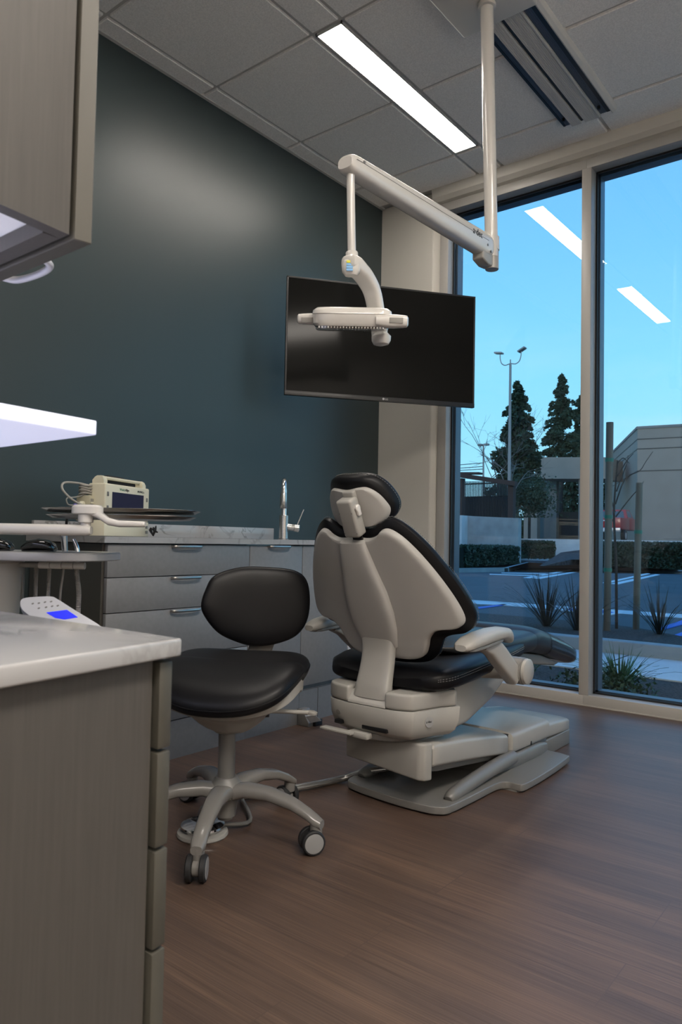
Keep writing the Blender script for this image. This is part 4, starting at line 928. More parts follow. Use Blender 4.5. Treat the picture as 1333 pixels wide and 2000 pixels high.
for (px0, px1, rib, r) in ((71, 69, True, .0060), (97, 94, True, .0055), (126, 118, False, .0035), (148, 154, True, .0068)):
    a = far(px0, 1098, T0+.09); b = far(px1, 1160, T0+.09); c_ = far(px1-2, 1215, T0+.09); e_ = Vector((hx_+.03, hy_+.02, .50))
    pts = [a, (a+b)/2, b, c_, c_+Vector((0, 0, -.10)), (c_+e_)/2+Vector((0, 0, -.14)), e_]
    obj('hose', ribbed(pts, r) if rib else tube(pts, r, 10), HOSE, du)
q0 = far(128, 1095, T0+.09); q1 = far(125, 1047, T0+.09)
obj('air_syringe', merge(tube([q0, q0*.5+q1*.5, q1], [.0065, .008, .0095], 16), cyl(q1, q1+Vector((0, 0, .006)), .010)), mat('satin_steel_blue', (.5, .52, .55), .25, metal=1), du)
q = [far(x, y, T0+.09) for x, y in ((152, 1098), (152, 1082), (150, 1068), (145, 1056), (144, 1052))]
obj('suction_handle', tube(q, [.006, .0065, .006, .0045, .003], 14), CHROME, du)
# flexible arm with tray bracket
TA = 1.735
ar0 = far(-90, 1029, TA); ar1 = far(172, 1036, TA); ar0.z = ar1.z-.0
rings = []
for f, w in ((0, 1), (.9, 1), (.97, .96), (1, .7)):
    rings.append(sring(ar0+(ar1-ar0)*f+RH*(.008*f), FH, (0, 0, 1), .016*w, .0135*w, 2.6, 20))
obj('flex_arm', loft(rings), WHITE, du)
pv = far(167, 1024, TA)
obj('arm_post', cyl((ar0.x, ar0.y, .0), (ar0.x, ar0.y, ar0.z+.02), .022), WHITE, du)
obj('arm_foot', lathe([(0, 0), (.10, 0), (.10, .012), (0, .016)], (ar0.x, ar0.y, 0)), CREAM2, du)
obj('pivot', lathe([(0, 0), (.012, 0), (.012, .008), (.0175, .009), (.0175, .030), (0, .030)], (pv.x, pv.y, ar1.z+.010)), WHITE, du)
obj('pivot_cap', loft([sring(Vector((pv.x, pv.y, 0))+RH*.004+Vector((0, 0, z_)), RH, FH, w, w*.62, 2.8, 28) for z_, w in ((ar1.z+.037, .030), (ar1.z+.040, .036), (ar1.z+.055, .036), (ar1.z+.060, .030), (ar1.z+.061, .02))]), WHITE, du)
b0 = loc(205, 1029); b1 = loc(278, 1029)
obj('tray_bracket', loft([sring(Vector((pv.x, pv.y, 0))+RH*s+Vector((0, 0, z_)), FH, (0, 0, 1), w, h_, 3, 18) for s, z_, w, h_ in ((.012, ar1.z+.046, .018, .010), (.035, ar1.z+.036, .018, .010), (.055, ar1.z+.022, .016, .009), (.08, ar1.z+.017, .014, .008), (.138, ar1.z+.017, .013, .007), (.142, ar1.z+.017, .010, .005))]), WHITE, du)
# trays
def tray(name, lbl, cc__, w, d_, z_, rot):
    ex_ = Matrix.Rotation(rot, 3, 'Z') @ RH; ey_ = Matrix.Rotation(rot, 3, 'Z') @ FH
    def rg(s, zz_, inset=0): return [cc__+ex_*(p.x-math.copysign(inset, p.x) if False else p.x*s)+ey_*(p.y*s)+Vector((0, 0, zz_-cc__.z)) for p in sring((0, 0, 0), (1, 0, 0), (0, 1, 0), w, d_, 2.7, 60)]
    bm = loft([rg(.80, z_), rg(.92, z_+.001), rg(.965, z_+.006), rg(1.0, z_+.0085), rg(1.004, z_+.0095), rg(1.0, z_+.0105), rg(.96, z_+.0088), rg(.915, z_+.0028), rg(.80, z_+.0018)])
    return tag(obj(name, bm, STEEL), lbl, 'tray', 'stainless trays on the bracket')
tc2 = far(239, 1004, T0)+FH*.0
zlow = ar1.z+.030
tray('instrument_tray', 'lower of two stacked stainless steel trays on the white arm', Vector((tc2.x, tc2.y, 0)), .186, .118, zlow, .0)
tray('instrument_tray', 'upper of two stacked stainless steel trays, its rim below the patient monitor', Vector((tc2.x, tc2.y, 0)), .197, .130, zlow+.0155, .0)
for nm, px, lbl in (('computer_mouse', 76, 'glossy black computer mouse on the grey table, wholly in view'), ('computer_mouse', -8, 'black computer mouse cut off by the left edge of the photo')):
    p = far(px, 1078, T0+.03); p.z = tz
    rings = [sring(p+RH*a+Vector((0, 0, .001+h_*.5)), FH, (0, 0, 1), w, h_*.5, 2.6, 20) for a, w, h_ in ((-.043, .010, .008), (-.040, .020, .016), (-.025, .028, .027), (0, .030, .033), (.020, .029, .030), (.036, .025, .022), (.043, .015, .012))]
    m_ = thing(nm, lbl, 'mouse', p, 'mice on the delivery unit table')
    obj('mouse_shell', loft(rings), GLOSSB, m_)
    obj('seam_band', loft([[q_+Vector((0, 0, 0)) for q_ in sring(p+Vector((0, 0, z_)), RH, FH, .0425, .0285, 2.6, 32)] for z_ in (.0005, .004)]), BLACK, m_)
# touchpad on its own short arm
TPc = far(128, 1199, 1.22)
te = Vector((.85, .45, -.30)).normalized(); 
pA, pB_, pC_ = far(112, 1164, 1.30), far(40, 1180, 1.22), far(190, 1217, 1.17)
pnorm = Vector((.25, -.45, .85)).normalized()
def onp(x, y):  # the touchpad's own inclined plane
    d = ray(x, y); return CAM+d*((TPc-CAM).dot(pnorm)/d.dot(pnorm))
otl = [onp(x, y) for x, y in ((38, 1176), (44, 1168), (65, 1165), (98, 1164), (112, 1169), (150, 1193), (200, 1224), (206, 1240), (180, 1258), (120, 1262), (95, 1235), (60, 1205), (42, 1190))]
otl = catmull(otl, True, 4); cc2 = sum(otl, Vector())/len(otl)
bm = loft([[cc2+(p-cc2)*.97-pnorm*.016 for p in otl], [p-pnorm*.010 for p in otl], [p-pnorm*.003 for p in otl], [cc2+(p-cc2)*.975 for p in otl]])
tp = obj('touchpad', bm, mat('pale_touchpad_plastic', (.42, .43, .45), .35), du)
scr = [onp(x, y)+pnorm*.0004 for x, y in ((91, 1197), (131, 1192), (152, 1206), (126, 1210), (108, 1207))]
obj('display', loft([scr, [p+pnorm*.0006 for p in scr]]), BLUELED, tp, flat=True)
for k, (x, y) in enumerate(((64, 1179), (76, 1178), (88, 1176), (100, 1175), (76, 1188), (90, 1186), (102, 1184), (113, 1183))):
    obj('key', lathe([(0, 0), (.0022, 0), (.0022, .0004), (0, .0004)], onp(x, y), pnorm, 12), GREYP, tp)
obj('touchpad_arm', tube([cc2-pnorm*.014, cc2-pnorm*.05+Vector((0, 0, -.04)), Vector((cc2.x*.6+hx_*.4, cc2.y*.6+hy_*.4, .60)), Vector((hx_, hy_, .55))], .012, 12), WHITE, du)

# ================================================================= OUTSIDE
GZ = -.10
def slab(name, pts, z0, z1, m, lbl, cat, bev=0): return tag(obj(name, prism(pts, 'z', z0, z1, bev, 2, 30), m, flat=not bev), lbl, cat)
struct('planting_bed', box(-8, 12, 4.06, 5.53, -.3, GZ), SOIL, flat=True)
struct('exterior_wall', merge(box(-40, -.15, 3.9, 4.1, -.2, 7.2), box(-.15, XR+.15, 3.99, 4.10, -.3, 0.0), box(-.15, XR+.15, 3.99, 4.10, 2.94, 7.2), box(XR+.15, 40, 3.9, 4.1, -.2, 7.2), box(-.15, XR+.15, YB-.15, 4.1, ZC+.15, ZC+.3)), BEIGE, flat=True)  # unseen facade, stretched tall and wide to shade the ground and concrete wall
sw = struct('sidewalk', box(-14, 12, 5.53, 6.52, -.3, GZ+.01), CONCL, flat=True)
jn = BM()
for x in (-4.2, -3.0, -1.8, -.6, .78, 2.2, 3.6): add(jn, box(x-.006, x+.006, 5.53, 6.5, GZ+.008, GZ+.0115))
obj('sidewalk_joint', jn, DARKGAP, sw, flat=True)
zt_ = at(1163, 1244, 'y', 6.50).z; zt2 = at(1333, 1268, 'y', 6.55).z; KZ = (zt_+zt2)/2
struct('planter_kerb', merge(box(-9, 9, 6.50, 6.66, -.3, KZ, .012), prism([(-9, 8.12), (.05, 8.12), (.45, 7.95), (1.2, 7.35), (1.9, 6.66), (2.1, 6.66), (1.35, 7.45), (.55, 8.08), (.1, 8.26), (-9, 8.26)], 'z', -.3, GZ+.05, .01, 2, 30)), CONC)
struct('planter_soil', prism([(-9, 6.64), (2.0, 6.64), (1.2, 7.38), (.45, 7.98), (.05, 8.14), (-9, 8.14)], 'z', -.3, KZ-.03), SOIL, flat=True)
road = struct('parking_lot', box(-60, 60, 8.2, 80, -.3, GZ), ASPH, flat=True)
struct('gutter_strip', prism([(-20, 9.35), (-2.6, 10.25), (.24, 10.45), (9, 11.0), (9, 11.6), (.24, 11.0), (-2.6, 10.85), (-20, 9.95)], 'z', GZ, GZ+.006), CONCL, flat=True)
def gp(x, y): v = at(x, y, 'z', GZ); return (v.x, v.y)
def mark(name, px, m, lbl, z_=.012, grp='painted lines on the car park'): return tag(obj(name, prism([gp(*p) for p in px], 'z', GZ+.002, GZ+z_), m, flat=True), lbl, 'road marking', grp)
mark('painted_space', [(1093, 1193), (1140, 1183), (1217, 1198), (1190, 1203)], PAINTW, 'white border of the blue accessible parking square behind the mullion')
mark('painted_space', [(1108, 1193), (1142, 1186), (1200, 1198), (1186, 1200)], PAINTB, 'blue accessible parking square painted beyond the gutter', .016)
mark('painted_line', [(930, 1177), (1005, 1182), (1000, 1184), (932, 1181)], PAINTW, 'pale line on the car park next to the dental chair back')
mark('painted_line', [(934, 1187), (985, 1181), (992, 1182), (936, 1190)], PAINTB, 'short blue line on the car park next to the dental chair back')
mark('painted_line', [(1290, 1228), (1333, 1213), (1345, 1214), (1345, 1218), (1293, 1232)], PAINTB, 'upper of two blue stripes at the right edge of the window')
mark('painted_line', [(1305, 1247), (1345, 1232), (1345, 1240), (1322, 1247)], PAINTB, 'lower of two blue stripes at the right edge of the window')
for q, l in (([(957, 1121.5), (1060, 1124.6), (1060, 1126), (957, 1122.8)], 'white line nearest in the left group of far stripes'), ([(980, 1119), (1080, 1120.8), (1080, 1122), (980, 1120)], 'white line second in the left group of far stripes'), ([(1006, 1114), (1110, 1114.5), (1110, 1115.5), (1006, 1115)], 'white line farthest in the left group of far stripes'),
             ([(1022, 1129), (1113, 1113), (1120, 1114), (1035, 1130)], 'white slanted line left of the window mullion, upper'), ([(1040, 1130), (1128, 1116), (1136, 1116.5), (1056, 1131)], 'white slanted line left of the window mullion, lower'),
             ([(1177, 1139), (1265, 1120), (1271, 1121), (1188, 1140)], 'white slanted line behind the tree stakes, upper'), ([(1192, 1141), (1282, 1122), (1290, 1123), (1208, 1142)], 'white slanted line behind the tree stakes, lower')):
    mark('painted_line', q, PAINTW, l)
# far island: kerb, soil, hedges
isl = [gp(878, 1119), gp(985, 1117), gp(1030, 1104), gp(1140, 1111), gp(1340, 1122)]
back = [(isl[-1][0]+8, isl[-1][1]+8), (isl[0][0]-4, isl[0][1]+14)]
def off_y(pts, d): return [(x, y+d) for x, y in pts]
struct('island_kerb', prism(isl+off_y(isl, .35)[::-1], 'z', GZ-.05, GZ+.14), CONC, flat=True)
TZ = 1.05                                # the far lot lies on a higher terrace
ia, ib = off_y(isl, .3)[2:], None
struct('island_soil', prism(off_y(isl, .3)+[(14, 33.9), (-16, 33.9)], 'z', GZ-.05, GZ+.12), SOIL, flat=True)
fr_ = off_y(isl[1:], 2.6)
sl_ = loft([[(x, y, GZ+.1) for x, y in fr_]+[(14, 34.5, GZ+.1), (fr_[0][0], 34.5, GZ+.1)], [(x, min(33.8, y+3.2), (.25, .45, TZ-.15, TZ-.02)[i]) for i, (x, y) in enumerate(fr_)]+[(14, 34.5, TZ-.02), (fr_[0][0], 34.5, .3)]])
struct('island_bank', sl_, SOIL2, flat=True)
struct('upper_lot', box(-140, 70, 34.0, 160, GZ, TZ), ASPH, flat=True)
struct('upper_lot_kerb', box(-140, 70, 33.9, 34.2, GZ, TZ+.03), CONCL, flat=True)
def leafy(name, pts_fn, n, size, m, lbl, cat, parent=None, group=None):
    bm = BM()
    for i in range(n):
        p, nrm_ = pts_fn(i); a = Vector((random.gauss(0, 1), random.gauss(0, 1), random.gauss(0, 1))).normalized(); b_ = a.cross(Vector((random.gauss(0, 1), random.gauss(0, 1), random.gauss(0, 1)))).normalized(); s = size*random.uniform(.6, 1.3)
        vs = [bm.verts.new(p+a*s), bm.verts.new(p+b_*s*.5), bm.verts.new(p-a*s), bm.verts.new(p-b_*s*.5)]; bm.faces.new(vs)
    o = obj(name, bm, m, parent, flat=True)
    if lbl: tag(o, lbl, cat, group)
    return o
def hedge(x0, x1, ptop, back, rise, lbl, depth=1.0, dens=5200):
    def foot(px):
        ks = ((878, isl[0]), (985, isl[1]), (1030, isl[2]), (1140, isl[3]), (1352, isl[4]))
        for (p0, q0), (p1, q1) in zip(ks, ks[1:]):
            if px <= p1 or p1 == 1352:
                f = (px-p0)/(p1-p0); x, y = q0[0]+(q1[0]-q0[0])*f, q0[1]+(q1[1]-q0[1])*f; break
        v = at(px, 1100, 'y', y+back); return Vector((v.x, y+back, GZ+.1+rise))
    a, b = foot(x0), foot(x1); top = at(x0, ptop, 'y', a.y).z
    d = (b-a); n_ = Vector((-d.y, d.x, 0)).normalized(); 
    h = top-a.z
    root = thing('hedge', lbl, 'hedge', (a+b)/2, 'clipped hedges beyond the car park')
    core = loft([[a, b, b+n_*depth, a+n_*depth], [p+Vector((0, 0, h*.93)) for p in (a, b, b+n_*depth, a+n_*depth)]]); obj('twigs', core, mat('dark_inner_twigs', (.012, .018, .010), .9), root, flat=True)
    def f(i):
        u = rnd(); w = rnd()
        if rnd() < .62: p = a+d*u+Vector((0, 0, h*w))-n_*random.uniform(-.05, .12)
        else: p = a+d*u+n_*depth*w+Vector((0, 0, h*random.uniform(.92, 1.02)))
        return p, None
    leafy('foliage', f, dens, .075, LEAFH, None, None, root)
hedge(906, 1010, 1067, .7, 0, 'clipped green hedge in front of the concrete wall', dens=5000)
hedge(1018, 1084, 1057, 2.2, .2, 'taller dark hedge just right of the concrete wall', dens=2600)
hedge(1150, 1352, 1059, .8, 0, 'long clipped hedge seen behind the two tree stakes', dens=7500)
mp_ = Vector((*gp(1105, 1100), GZ+.1))
tag(obj('mulch_mound', lathe([(0, .55), (.8, .5), (1.6, .3), (2.4, .05), (2.6, -.1), (0, -.1)], mp_+Vector((.0, 2.8, 0)), n=30), SOIL), 'low mound of bark mulch between the hedges', 'mound')
# concrete wall
def vwall(name, x0, x1, top0, top1, y, th, m, lbl, cat, z0=GZ, t=None):
    a = at(x0, top0, 'y', y); b = at(x1, top1, 'y', y)
    bm = loft([[(a.x, y, z0), (b.x, y, z0), (b.x, y+th, z0), (a.x, y+th, z0)], [(a.x, y, a.z), (b.x, y, b.z), (b.x, y+th, b.z), (a.x, y+th, a.z)]])
    o = obj(name, bm, m, t, flat=True); return tag(o, lbl, cat) if lbl else o
YC = 28.0
cw = thing('concrete_wall', 'blue grey concrete retaining wall seen beside the window jamb', 'wall', (at(940, 1100, 'y', YC).x, YC, GZ))
vwall('wall_panel', 900, 1013, 1007, 1012, YC, .3, CONC, None, None, t=cw); vwall('pilaster', 860, 903, 1005.5, 1006.5, YC-.5, .9, CONCL, None, None, t=cw)
# pergola and iron fence behind the wall
YP = 30.8
pg = thing('pergola', 'dark brown timber pergola above the concrete wall', 'pergola', (at(940, 1000, 'y', YP).x, YP, GZ))
for xx in (898.5, 998): vwall('post', xx-5, xx+5, 934 if xx < 950 else 945, 934 if xx < 950 else 945, YP, .3, PERG, None, None, t=pg)
def beam(x0, y0, x1, y1, th, y, dep, m, parent, name='beam'):
    a, b = at(x0, y0, 'y', y), at(x1, y1, 'y', y); a2, b2 = at(x0, y0+th, 'y', y), at(x1, y1+th, 'y', y)
    return obj(name, loft([[a, b, b+Vector((0, dep, 0)), a+Vector((0, dep, 0))], [a2, b2, b2+Vector((0, dep, 0)), a2+Vector((0, dep, 0))]]), m, parent, flat=True)
beam(893, 923, 1006, 940, 9, YP-.2, .3, PERG, pg); beam(870, 922, 936, 922, 4, YP+1.5, .4, PERG, pg); beam(868, 931, 902, 934, 5, YP+.4, .3, PERG, pg)
fe = thing('iron_fence', 'dark iron bar fence behind the pergola', 'fence', (at(940, 1000, 'y', YP+2).x, YP+2, GZ))
bars = BM()
for k in range(42):
    x = 874+k*3.05; a = at(x, 940, 'y', YP+2); add(bars, box(a.x-.02, a.x+.02, YP+2, YP+2.04, GZ, a.z))
for yy in (947, 972): a = at(870, yy, 'y', YP+2); b = at(1003, yy, 'y', YP+2); add(bars, box(a.x, b.x, YP+2, YP+2.05, a.z-.03, a.z+.03))
tag(obj('bars', bars, IRON, fe, flat=True), kind='stuff')
vwall('backing_panel', 872, 1004, 971, 971, YP+2.3, .1, mat('dark_slatted_screen', (.020, .024, .030), .7), None, None, t=fe)
# wires and far lamp
wr = BM()
for y0, y1 in ((911, 904), (917, 911), (921, 916)): add(wr, tube([at(862, y0, 'y', 60), at(945, y1, 'y', 60)], .035, 5, smooth=False))
tag(obj('overhead_wire', wr, IRON), 'thin barbed wires against the sky left of the trees', 'wire')
a = at(945, 1000, 'y', 60); b = at(945, 868, 'y', 60)
fl_ = thing('street_lamp', 'small distant lamp post left of the conifer', 'street lamp', (a.x, a.y, GZ), 'street lamps')
obj('pole', cyl((a.x, a.y, GZ), b, .12, .07, 10), METG, fl_); obj('lamp_head', merge(box(b.x-.5, b.x-.1, 59.8, 60.2, b.z-.12, b.z+.05), box(b.x+.1, b.x+.5, 59.8, 60.2, b.z-.12, b.z+.05)), METG, fl_)
# tall double headed street lamp
YL = 33.4; b = at(997.6, 712, 'y', YL); sc = (at(1010, 712, 'y', YL)-at(1000, 712, 'y', YL)).length/10
sl = thing('street_lamp', 'tall grey lamp post with two curved arms, in front of the conifer', 'street lamp', (b.x, YL, GZ), 'street lamps')
obj('pole', lathe([(0, 0), (3.4*sc, 0), (2.2*sc, b.z-GZ), (1.1*sc, b.z-GZ+.02), (1.1*sc, b.z-GZ+9*sc), (0, b.z-GZ+9*sc)], (b.x, YL, GZ), n=14), METG, sl)
for s, hx2, hy2, ang in ((-1, -22, 24, 14), (1, 23, 30, 22)):
    P_ = [b+Vector((0, 0, 2*sc)), b+Vector((s*10*sc, 0, 0)), b+Vector((s*17*sc, 0, 4*sc)), b+Vector((s*20*sc, 0, 12*sc)), b+Vector((s*20.5*sc, 0, 21*sc))]
    obj('lamp_arm', tube(P_, .9*sc, 8), METG, sl)
    hd = box(-8*sc, 7*sc, -.16, .16, -1.5*sc, 1.5*sc, .02); hd.transform(Matrix.Translation(P_[-1]+Vector((s*2*sc, 0, 3*sc))) @ Matrix.Rotation(math.radians(8 if s < 0 else -26), 4, 'Y')); obj('lamp_head', hd, METG, sl)
# conifers
def conifer(px, ptop, pbase, halfw, Y, lbl, n=5200, skirt=.0, bottom=.0, gaps=.3):
    top = at(px, ptop, 'y', Y); sc = (at(px+10, ptop, 'y', Y)-top).length/10; base = Vector((top.x, Y, GZ)); Hh = top.z-GZ
    z0 = at(px, pbase, 'y', Y).z
    base.z = TZ-.02; Hh = top.z-base.z
    t = thing('conifer_tree', lbl, 'tree', base, 'dark conifers beyond the car park')
    obj('trunk', lathe([(0, 0), (Hh*.018, 0), (.03, Hh*.97), (0, Hh*.97)], base, n=8), BARK, t)
    bm = BM(); nb = 125
    for i in range(nb):
        f = (i+rnd())/nb; z_ = z0+(top.z-z0)*(f**.9); rad = halfw*sc*((1-f)**.72+.03)*random.uniform(.45, 1.15); az = rnd()*2*PI
        d_ = Vector((math.cos(az), math.sin(az), 0)); o = Vector((top.x, Y, z_))
        m_ = max(4, int(n/nb*1.5*(.35+1.3*(1-f))))
        for k in range(m_):
            u = rnd()**.6; p = o+d_*(rad*u)+Vector((0, 0, .10*rad*math.sin(u*PI)-.10*rad*u*u+random.gauss(0, .09)*(.5+rad*.4)))
            p += d_.cross(Vector((0, 0, 1)))*random.gauss(0, .11*rad*(1.15-u)+.05)
            s = random.uniform(.07, .16)*(sc*38)**.5
            a = (d_*random.uniform(.2, 1)+Vector((random.gauss(0, .5), random.gauss(0, .5), random.gauss(0, .4)))).normalized(); b_ = a.cross(Vector((random.gauss(0, 1), random.gauss(0, 1), random.gauss(0, 1)))).normalized()
            bm.faces.new([bm.verts.new(p+a*s), bm.verts.new(p+b_*s*.5), bm.verts.new(p-a*s), bm.verts.new(p-b_*s*.5)])
    obj('foliage', bm, LEAFD, t, flat=True)
conifer(1012, 747, 985, 57, 42, 'broad dark conifer behind the tall lamp post', n=15000)
conifer(1098, 732, 905, 46, 66, 'tall airy conifer just left of the window mullion', n=9500)
conifer(1139, 764, 905, 36, 76, 'third conifer, half hidden by the window mullion', n=7500)
conifer(1168, 868, 905, 9, 88, 'tip of a small distant tree just right of the mullion', n=700)
# bare tree and shrub under the conifer
def branch(bm, p, d, L_, r, dep, spread=.5):
    q = p+d*L_; add(bm, tube([p, (p+q)/2+Vector((random.gauss(0, .03), random.gauss(0, .03), 0))*L_, q], [r, r*.8, r*.6], 5, sub=3))
    if dep:
        for k in range(random.choice((2, 3, 3))):
            nd = (d+Vector((random.gauss(0, spread), random.gauss(0, spread), random.gauss(.08, spread*.7)))).normalized(); branch(bm, p+d*L_*random.uniform(.55, 1), nd, L_*random.uniform(.62, .82), r*.62, dep-1, spread)
def bare(px, pbase, Y, H_, lbl, dep=4, r=.08, m=TWIG, lean=(0, 0)):
    base = at(px, pbase, 'y', Y); base.z = TZ; t = thing('bare_tree', lbl, 'tree', base, 'leafless trees outside')
    bm = BM(); branch(bm, base, Vector((lean[0], lean[1], 1)).normalized(), H_, r, 0)
    top = base+Vector((lean[0], lean[1], 1)).normalized()*H_
    for k in range(5): branch(bm, base+Vector((lean[0], lean[1], 1)).normalized()*H_*random.uniform(.6, 1), Vector((random.gauss(0, .55), random.gauss(0, .4), .8)).normalized(), H_*.42, r*.5, dep-1)
    obj('branches', bm, m, t)
bare(1000, 1010, 35.5, 3.4, 'pale leafless tree in front of the broad conifer', 4, .06)
bare(975, 1000, 37, 4.8, 'thin leafless tree rising left of the tall lamp post', 4, .045, BARK, (-.12, 0))
sp_ = at(1035, 985, 'y', 38.5)
sb = thing('shrub', 'dark green shrub under the broad conifer', 'shrub', (sp_.x, 38.5, TZ))
leafy('foliage', lambda i: (Vector((sp_.x, 38.5, sp_.z+.3))+Vector((random.gauss(0, .62), random.gauss(0, .5), max(-1.0, min(1.3, random.gauss(0, .5))))), None), 4200, .085, LEAFD, None, None, sb)
obj('stem', cyl((sp_.x, 38.5, TZ), (sp_.x, 38.5, sp_.z+.6), .08), BARK, sb)
# low building with canopy and the tall tan building
YBd = 56
b1 = thing('canopy_building', 'low tan building with a deep flat canopy beyond the car park', 'building', (at(1150, 1000, 'y', YBd).x, YBd, TZ))
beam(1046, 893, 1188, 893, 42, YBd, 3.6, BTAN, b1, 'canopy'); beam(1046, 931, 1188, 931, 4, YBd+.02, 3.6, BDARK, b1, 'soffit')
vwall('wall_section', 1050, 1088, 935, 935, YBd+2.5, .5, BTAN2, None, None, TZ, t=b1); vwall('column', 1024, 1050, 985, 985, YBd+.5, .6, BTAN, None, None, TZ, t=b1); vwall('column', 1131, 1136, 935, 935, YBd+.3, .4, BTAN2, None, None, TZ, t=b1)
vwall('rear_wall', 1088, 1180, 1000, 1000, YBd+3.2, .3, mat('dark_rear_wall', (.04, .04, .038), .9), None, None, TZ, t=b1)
b2 = thing('tan_building', 'tall tan flat roofed building with horizontal siding at the right', 'building', (at(1290, 1000, 'y', 60).x, 60, TZ))
c1_ = at(1246, 838, 'y', 54); c0b = Vector((at(1190, 856, 'y', 70).x, 70, c1_.z)); c2_ = at(1400, 842, 'y', 55)
pts2 = [c1_, Vector((c2_.x+8, 56.0, c1_.z)), Vector((c2_.x+8, 82, c1_.z)), Vector((c0b.x, 82, c1_.z)), c0b]
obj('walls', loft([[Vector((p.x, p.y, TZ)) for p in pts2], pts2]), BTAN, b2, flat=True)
gr = BM(); 
for pz in (859, 878, 921):
    z_ = at(1246, pz, 'y', 54).z
    for p, q_ in ((c1_, pts2[1]), (c0b, c1_)):
        dd = (q_-p).normalized(); nn_ = Vector((dd.y, -dd.x, 0)); a = Vector((p.x, p.y, z_))+nn_*.02; b = Vector((q_.x, q_.y, z_))+nn_*.02
        add(gr, loft([[a, b, b-nn_*.1, a-nn_*.1], [v+Vector((0, 0, .07)) for v in (a, b, b-nn_*.1, a-nn_*.1)]]))
obj('siding_joint', gr, mat('dark_joint', (.07, .065, .06), .8), b2, flat=True)
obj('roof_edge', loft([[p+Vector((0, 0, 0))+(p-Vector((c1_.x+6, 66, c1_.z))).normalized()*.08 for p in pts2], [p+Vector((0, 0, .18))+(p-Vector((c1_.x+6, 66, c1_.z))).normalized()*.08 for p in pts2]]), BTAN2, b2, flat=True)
hA, hB = at(985, 1000, 'y', 74), at(1120, 1000, 'y', 74)
dh = thing('distant_hedge', 'dark far hedge row seen low between the concrete wall and the canopy building', 'hedge', ((hA.x+hB.x)/2, 74, TZ))
obj('twigs', box(hA.x, hB.x, 74, 75.5, TZ, TZ+2.3), mat('dark_inner_twigs', (.012, .018, .010)), dh, flat=True)
leafy('foliage', lambda i: (Vector((random.uniform(hA.x, hB.x), 74+random.uniform(-.3, .5), TZ+random.uniform(.1, 2.7))), None), 2600, .20, LEAFD, None, None, dh)
# distant dusky tree row
far_t = BM()
tb = thing('distant_tree', 'dark leafy trees behind the canopy building and truck', 'tree', (at(1150, 1000, 'y', 86).x, 86, TZ))
leafy('foliage', lambda i: (at(random.uniform(1085, 1215), random.uniform(925, 1040), 'y', 86+random.uniform(-2, 2)), None), 3800, .34, LEAFD, None, None, tb)
obj('trunk', merge(cyl((at(1120, 1000, 'y', 86).x, 86, TZ), (at(1120, 1000, 'y', 86).x, 86, at(1120, 930, 'y', 86).z), .4)), BARK, tb)
# pickup truck
TY = 44.0
def tk(x, y): v = at(x, y, 'y', TY); return v
TXR = at(1213, 1015, 'y', TY).x
pk = thing('pickup_truck', 'red pickup truck parked beyond the hedge, seen from behind', 'truck', (TXR-.95, TY, TZ))
MTk = frame_from(Vector((-.06, .998, 0)).normalized(), Vector((-.998, -.06, 0)).normalized(), Vector((0, 0, 1)), Vector((TXR, TY, 0)))
zs = lambda py: at(1190, py, 'y', TY).z
zbed = zs(1010.5); zroof = zs(992.5); zlow = zs(1034); WZ = TZ+.36
def kb(x0, x1, y0, y1, z0, z1, b=.05): b_ = box(x0, x1, y0, y1, z0, z1, b, 2); b_.transform(MTk); return b_
obj('bed', kb(-.0, 2.1, 0, 1.9, zlow, zbed), RED, pk)
obj('hood', kb(3.7, 5.2, .02, 1.88, zlow, zbed-.05, .12), RED, pk); obj('cab_body', kb(2.05, 3.8, .02, 1.88, zlow, zbed), RED, pk)
cb = loft([[(1.85, .06, zbed-.02), (3.35, .06, zbed-.02), (3.35, 1.84, zbed-.02), (1.85, 1.84, zbed-.02)], [(2.0, .22, zroof), (2.95, .22, zroof), (2.95, 1.68, zroof), (2.0, 1.68, zroof)]]); cb.transform(MTk)
obj('cab_roof', cb, RED, pk)
rg_ = loft([[(1.83, .25, zbed+.02), (1.83, 1.65, zbed+.02), (1.96, 1.55, zroof-.1), (1.96, .35, zroof-.1)], [(1.86, .25, zbed+.02), (1.86, 1.65, zbed+.02), (1.99, 1.55, zroof-.1), (1.99, .35, zroof-.1)]]); rg_.transform(MTk); obj('rear_glass', rg_, CARGL, pk, flat=True)
sg = loft([[(2.05, .075, zbed+.03), (3.05, .075, zbed+.03), (2.85, .19, zroof-.08), (2.1, .19, zroof-.08)], [(2.05, .10, zbed+.03), (3.05, .10, zbed+.03), (2.85, .22, zroof-.08), (2.1, .22, zroof-.08)]]); sg.transform(MTk); obj('side_glass', sg, CARGL, pk, flat=True)
obj('bumper', kb(-.12, .02, .0, 1.9, zlow-.16, zlow+.10, .03), mat('grey_bumper', (.45, .45, .46), .3, metal=.6), pk)
obj('licence_plate', kb(-.14, -.11, .78, 1.12, zlow-.13, zlow+.08, .005), mat('plate_white', (.8, .8, .8), .5), pk)
obj('tail_handle', kb(-.02, .01, .85, 1.05, zbed-.22, zbed-.16, .01), mat('plate_white', (0, 0, 0)), pk)
for (wx, wy) in ((1.0, .06), (4.4, .06), (1.0, 1.84), (4.4, 1.84)):
    wc = MTk @ Vector((wx, wy, WZ)); wb = MTk.to_3x3() @ Vector((0, 1, 0)); w_ = obj('wheel', lathe([(0, -.12), (.33, -.12), (.36, -.08), (.36, .08), (.33, .12), (0, .12)], wc, wb, 24), RUBBER, pk)
    obj('wheel_rim', lathe([(0, -.125), (.20, -.125), (.20, .125), (0, .125)], wc, wb, 20), mat('rim_silver', (.6, .6, .62), .3, metal=.8), w_)
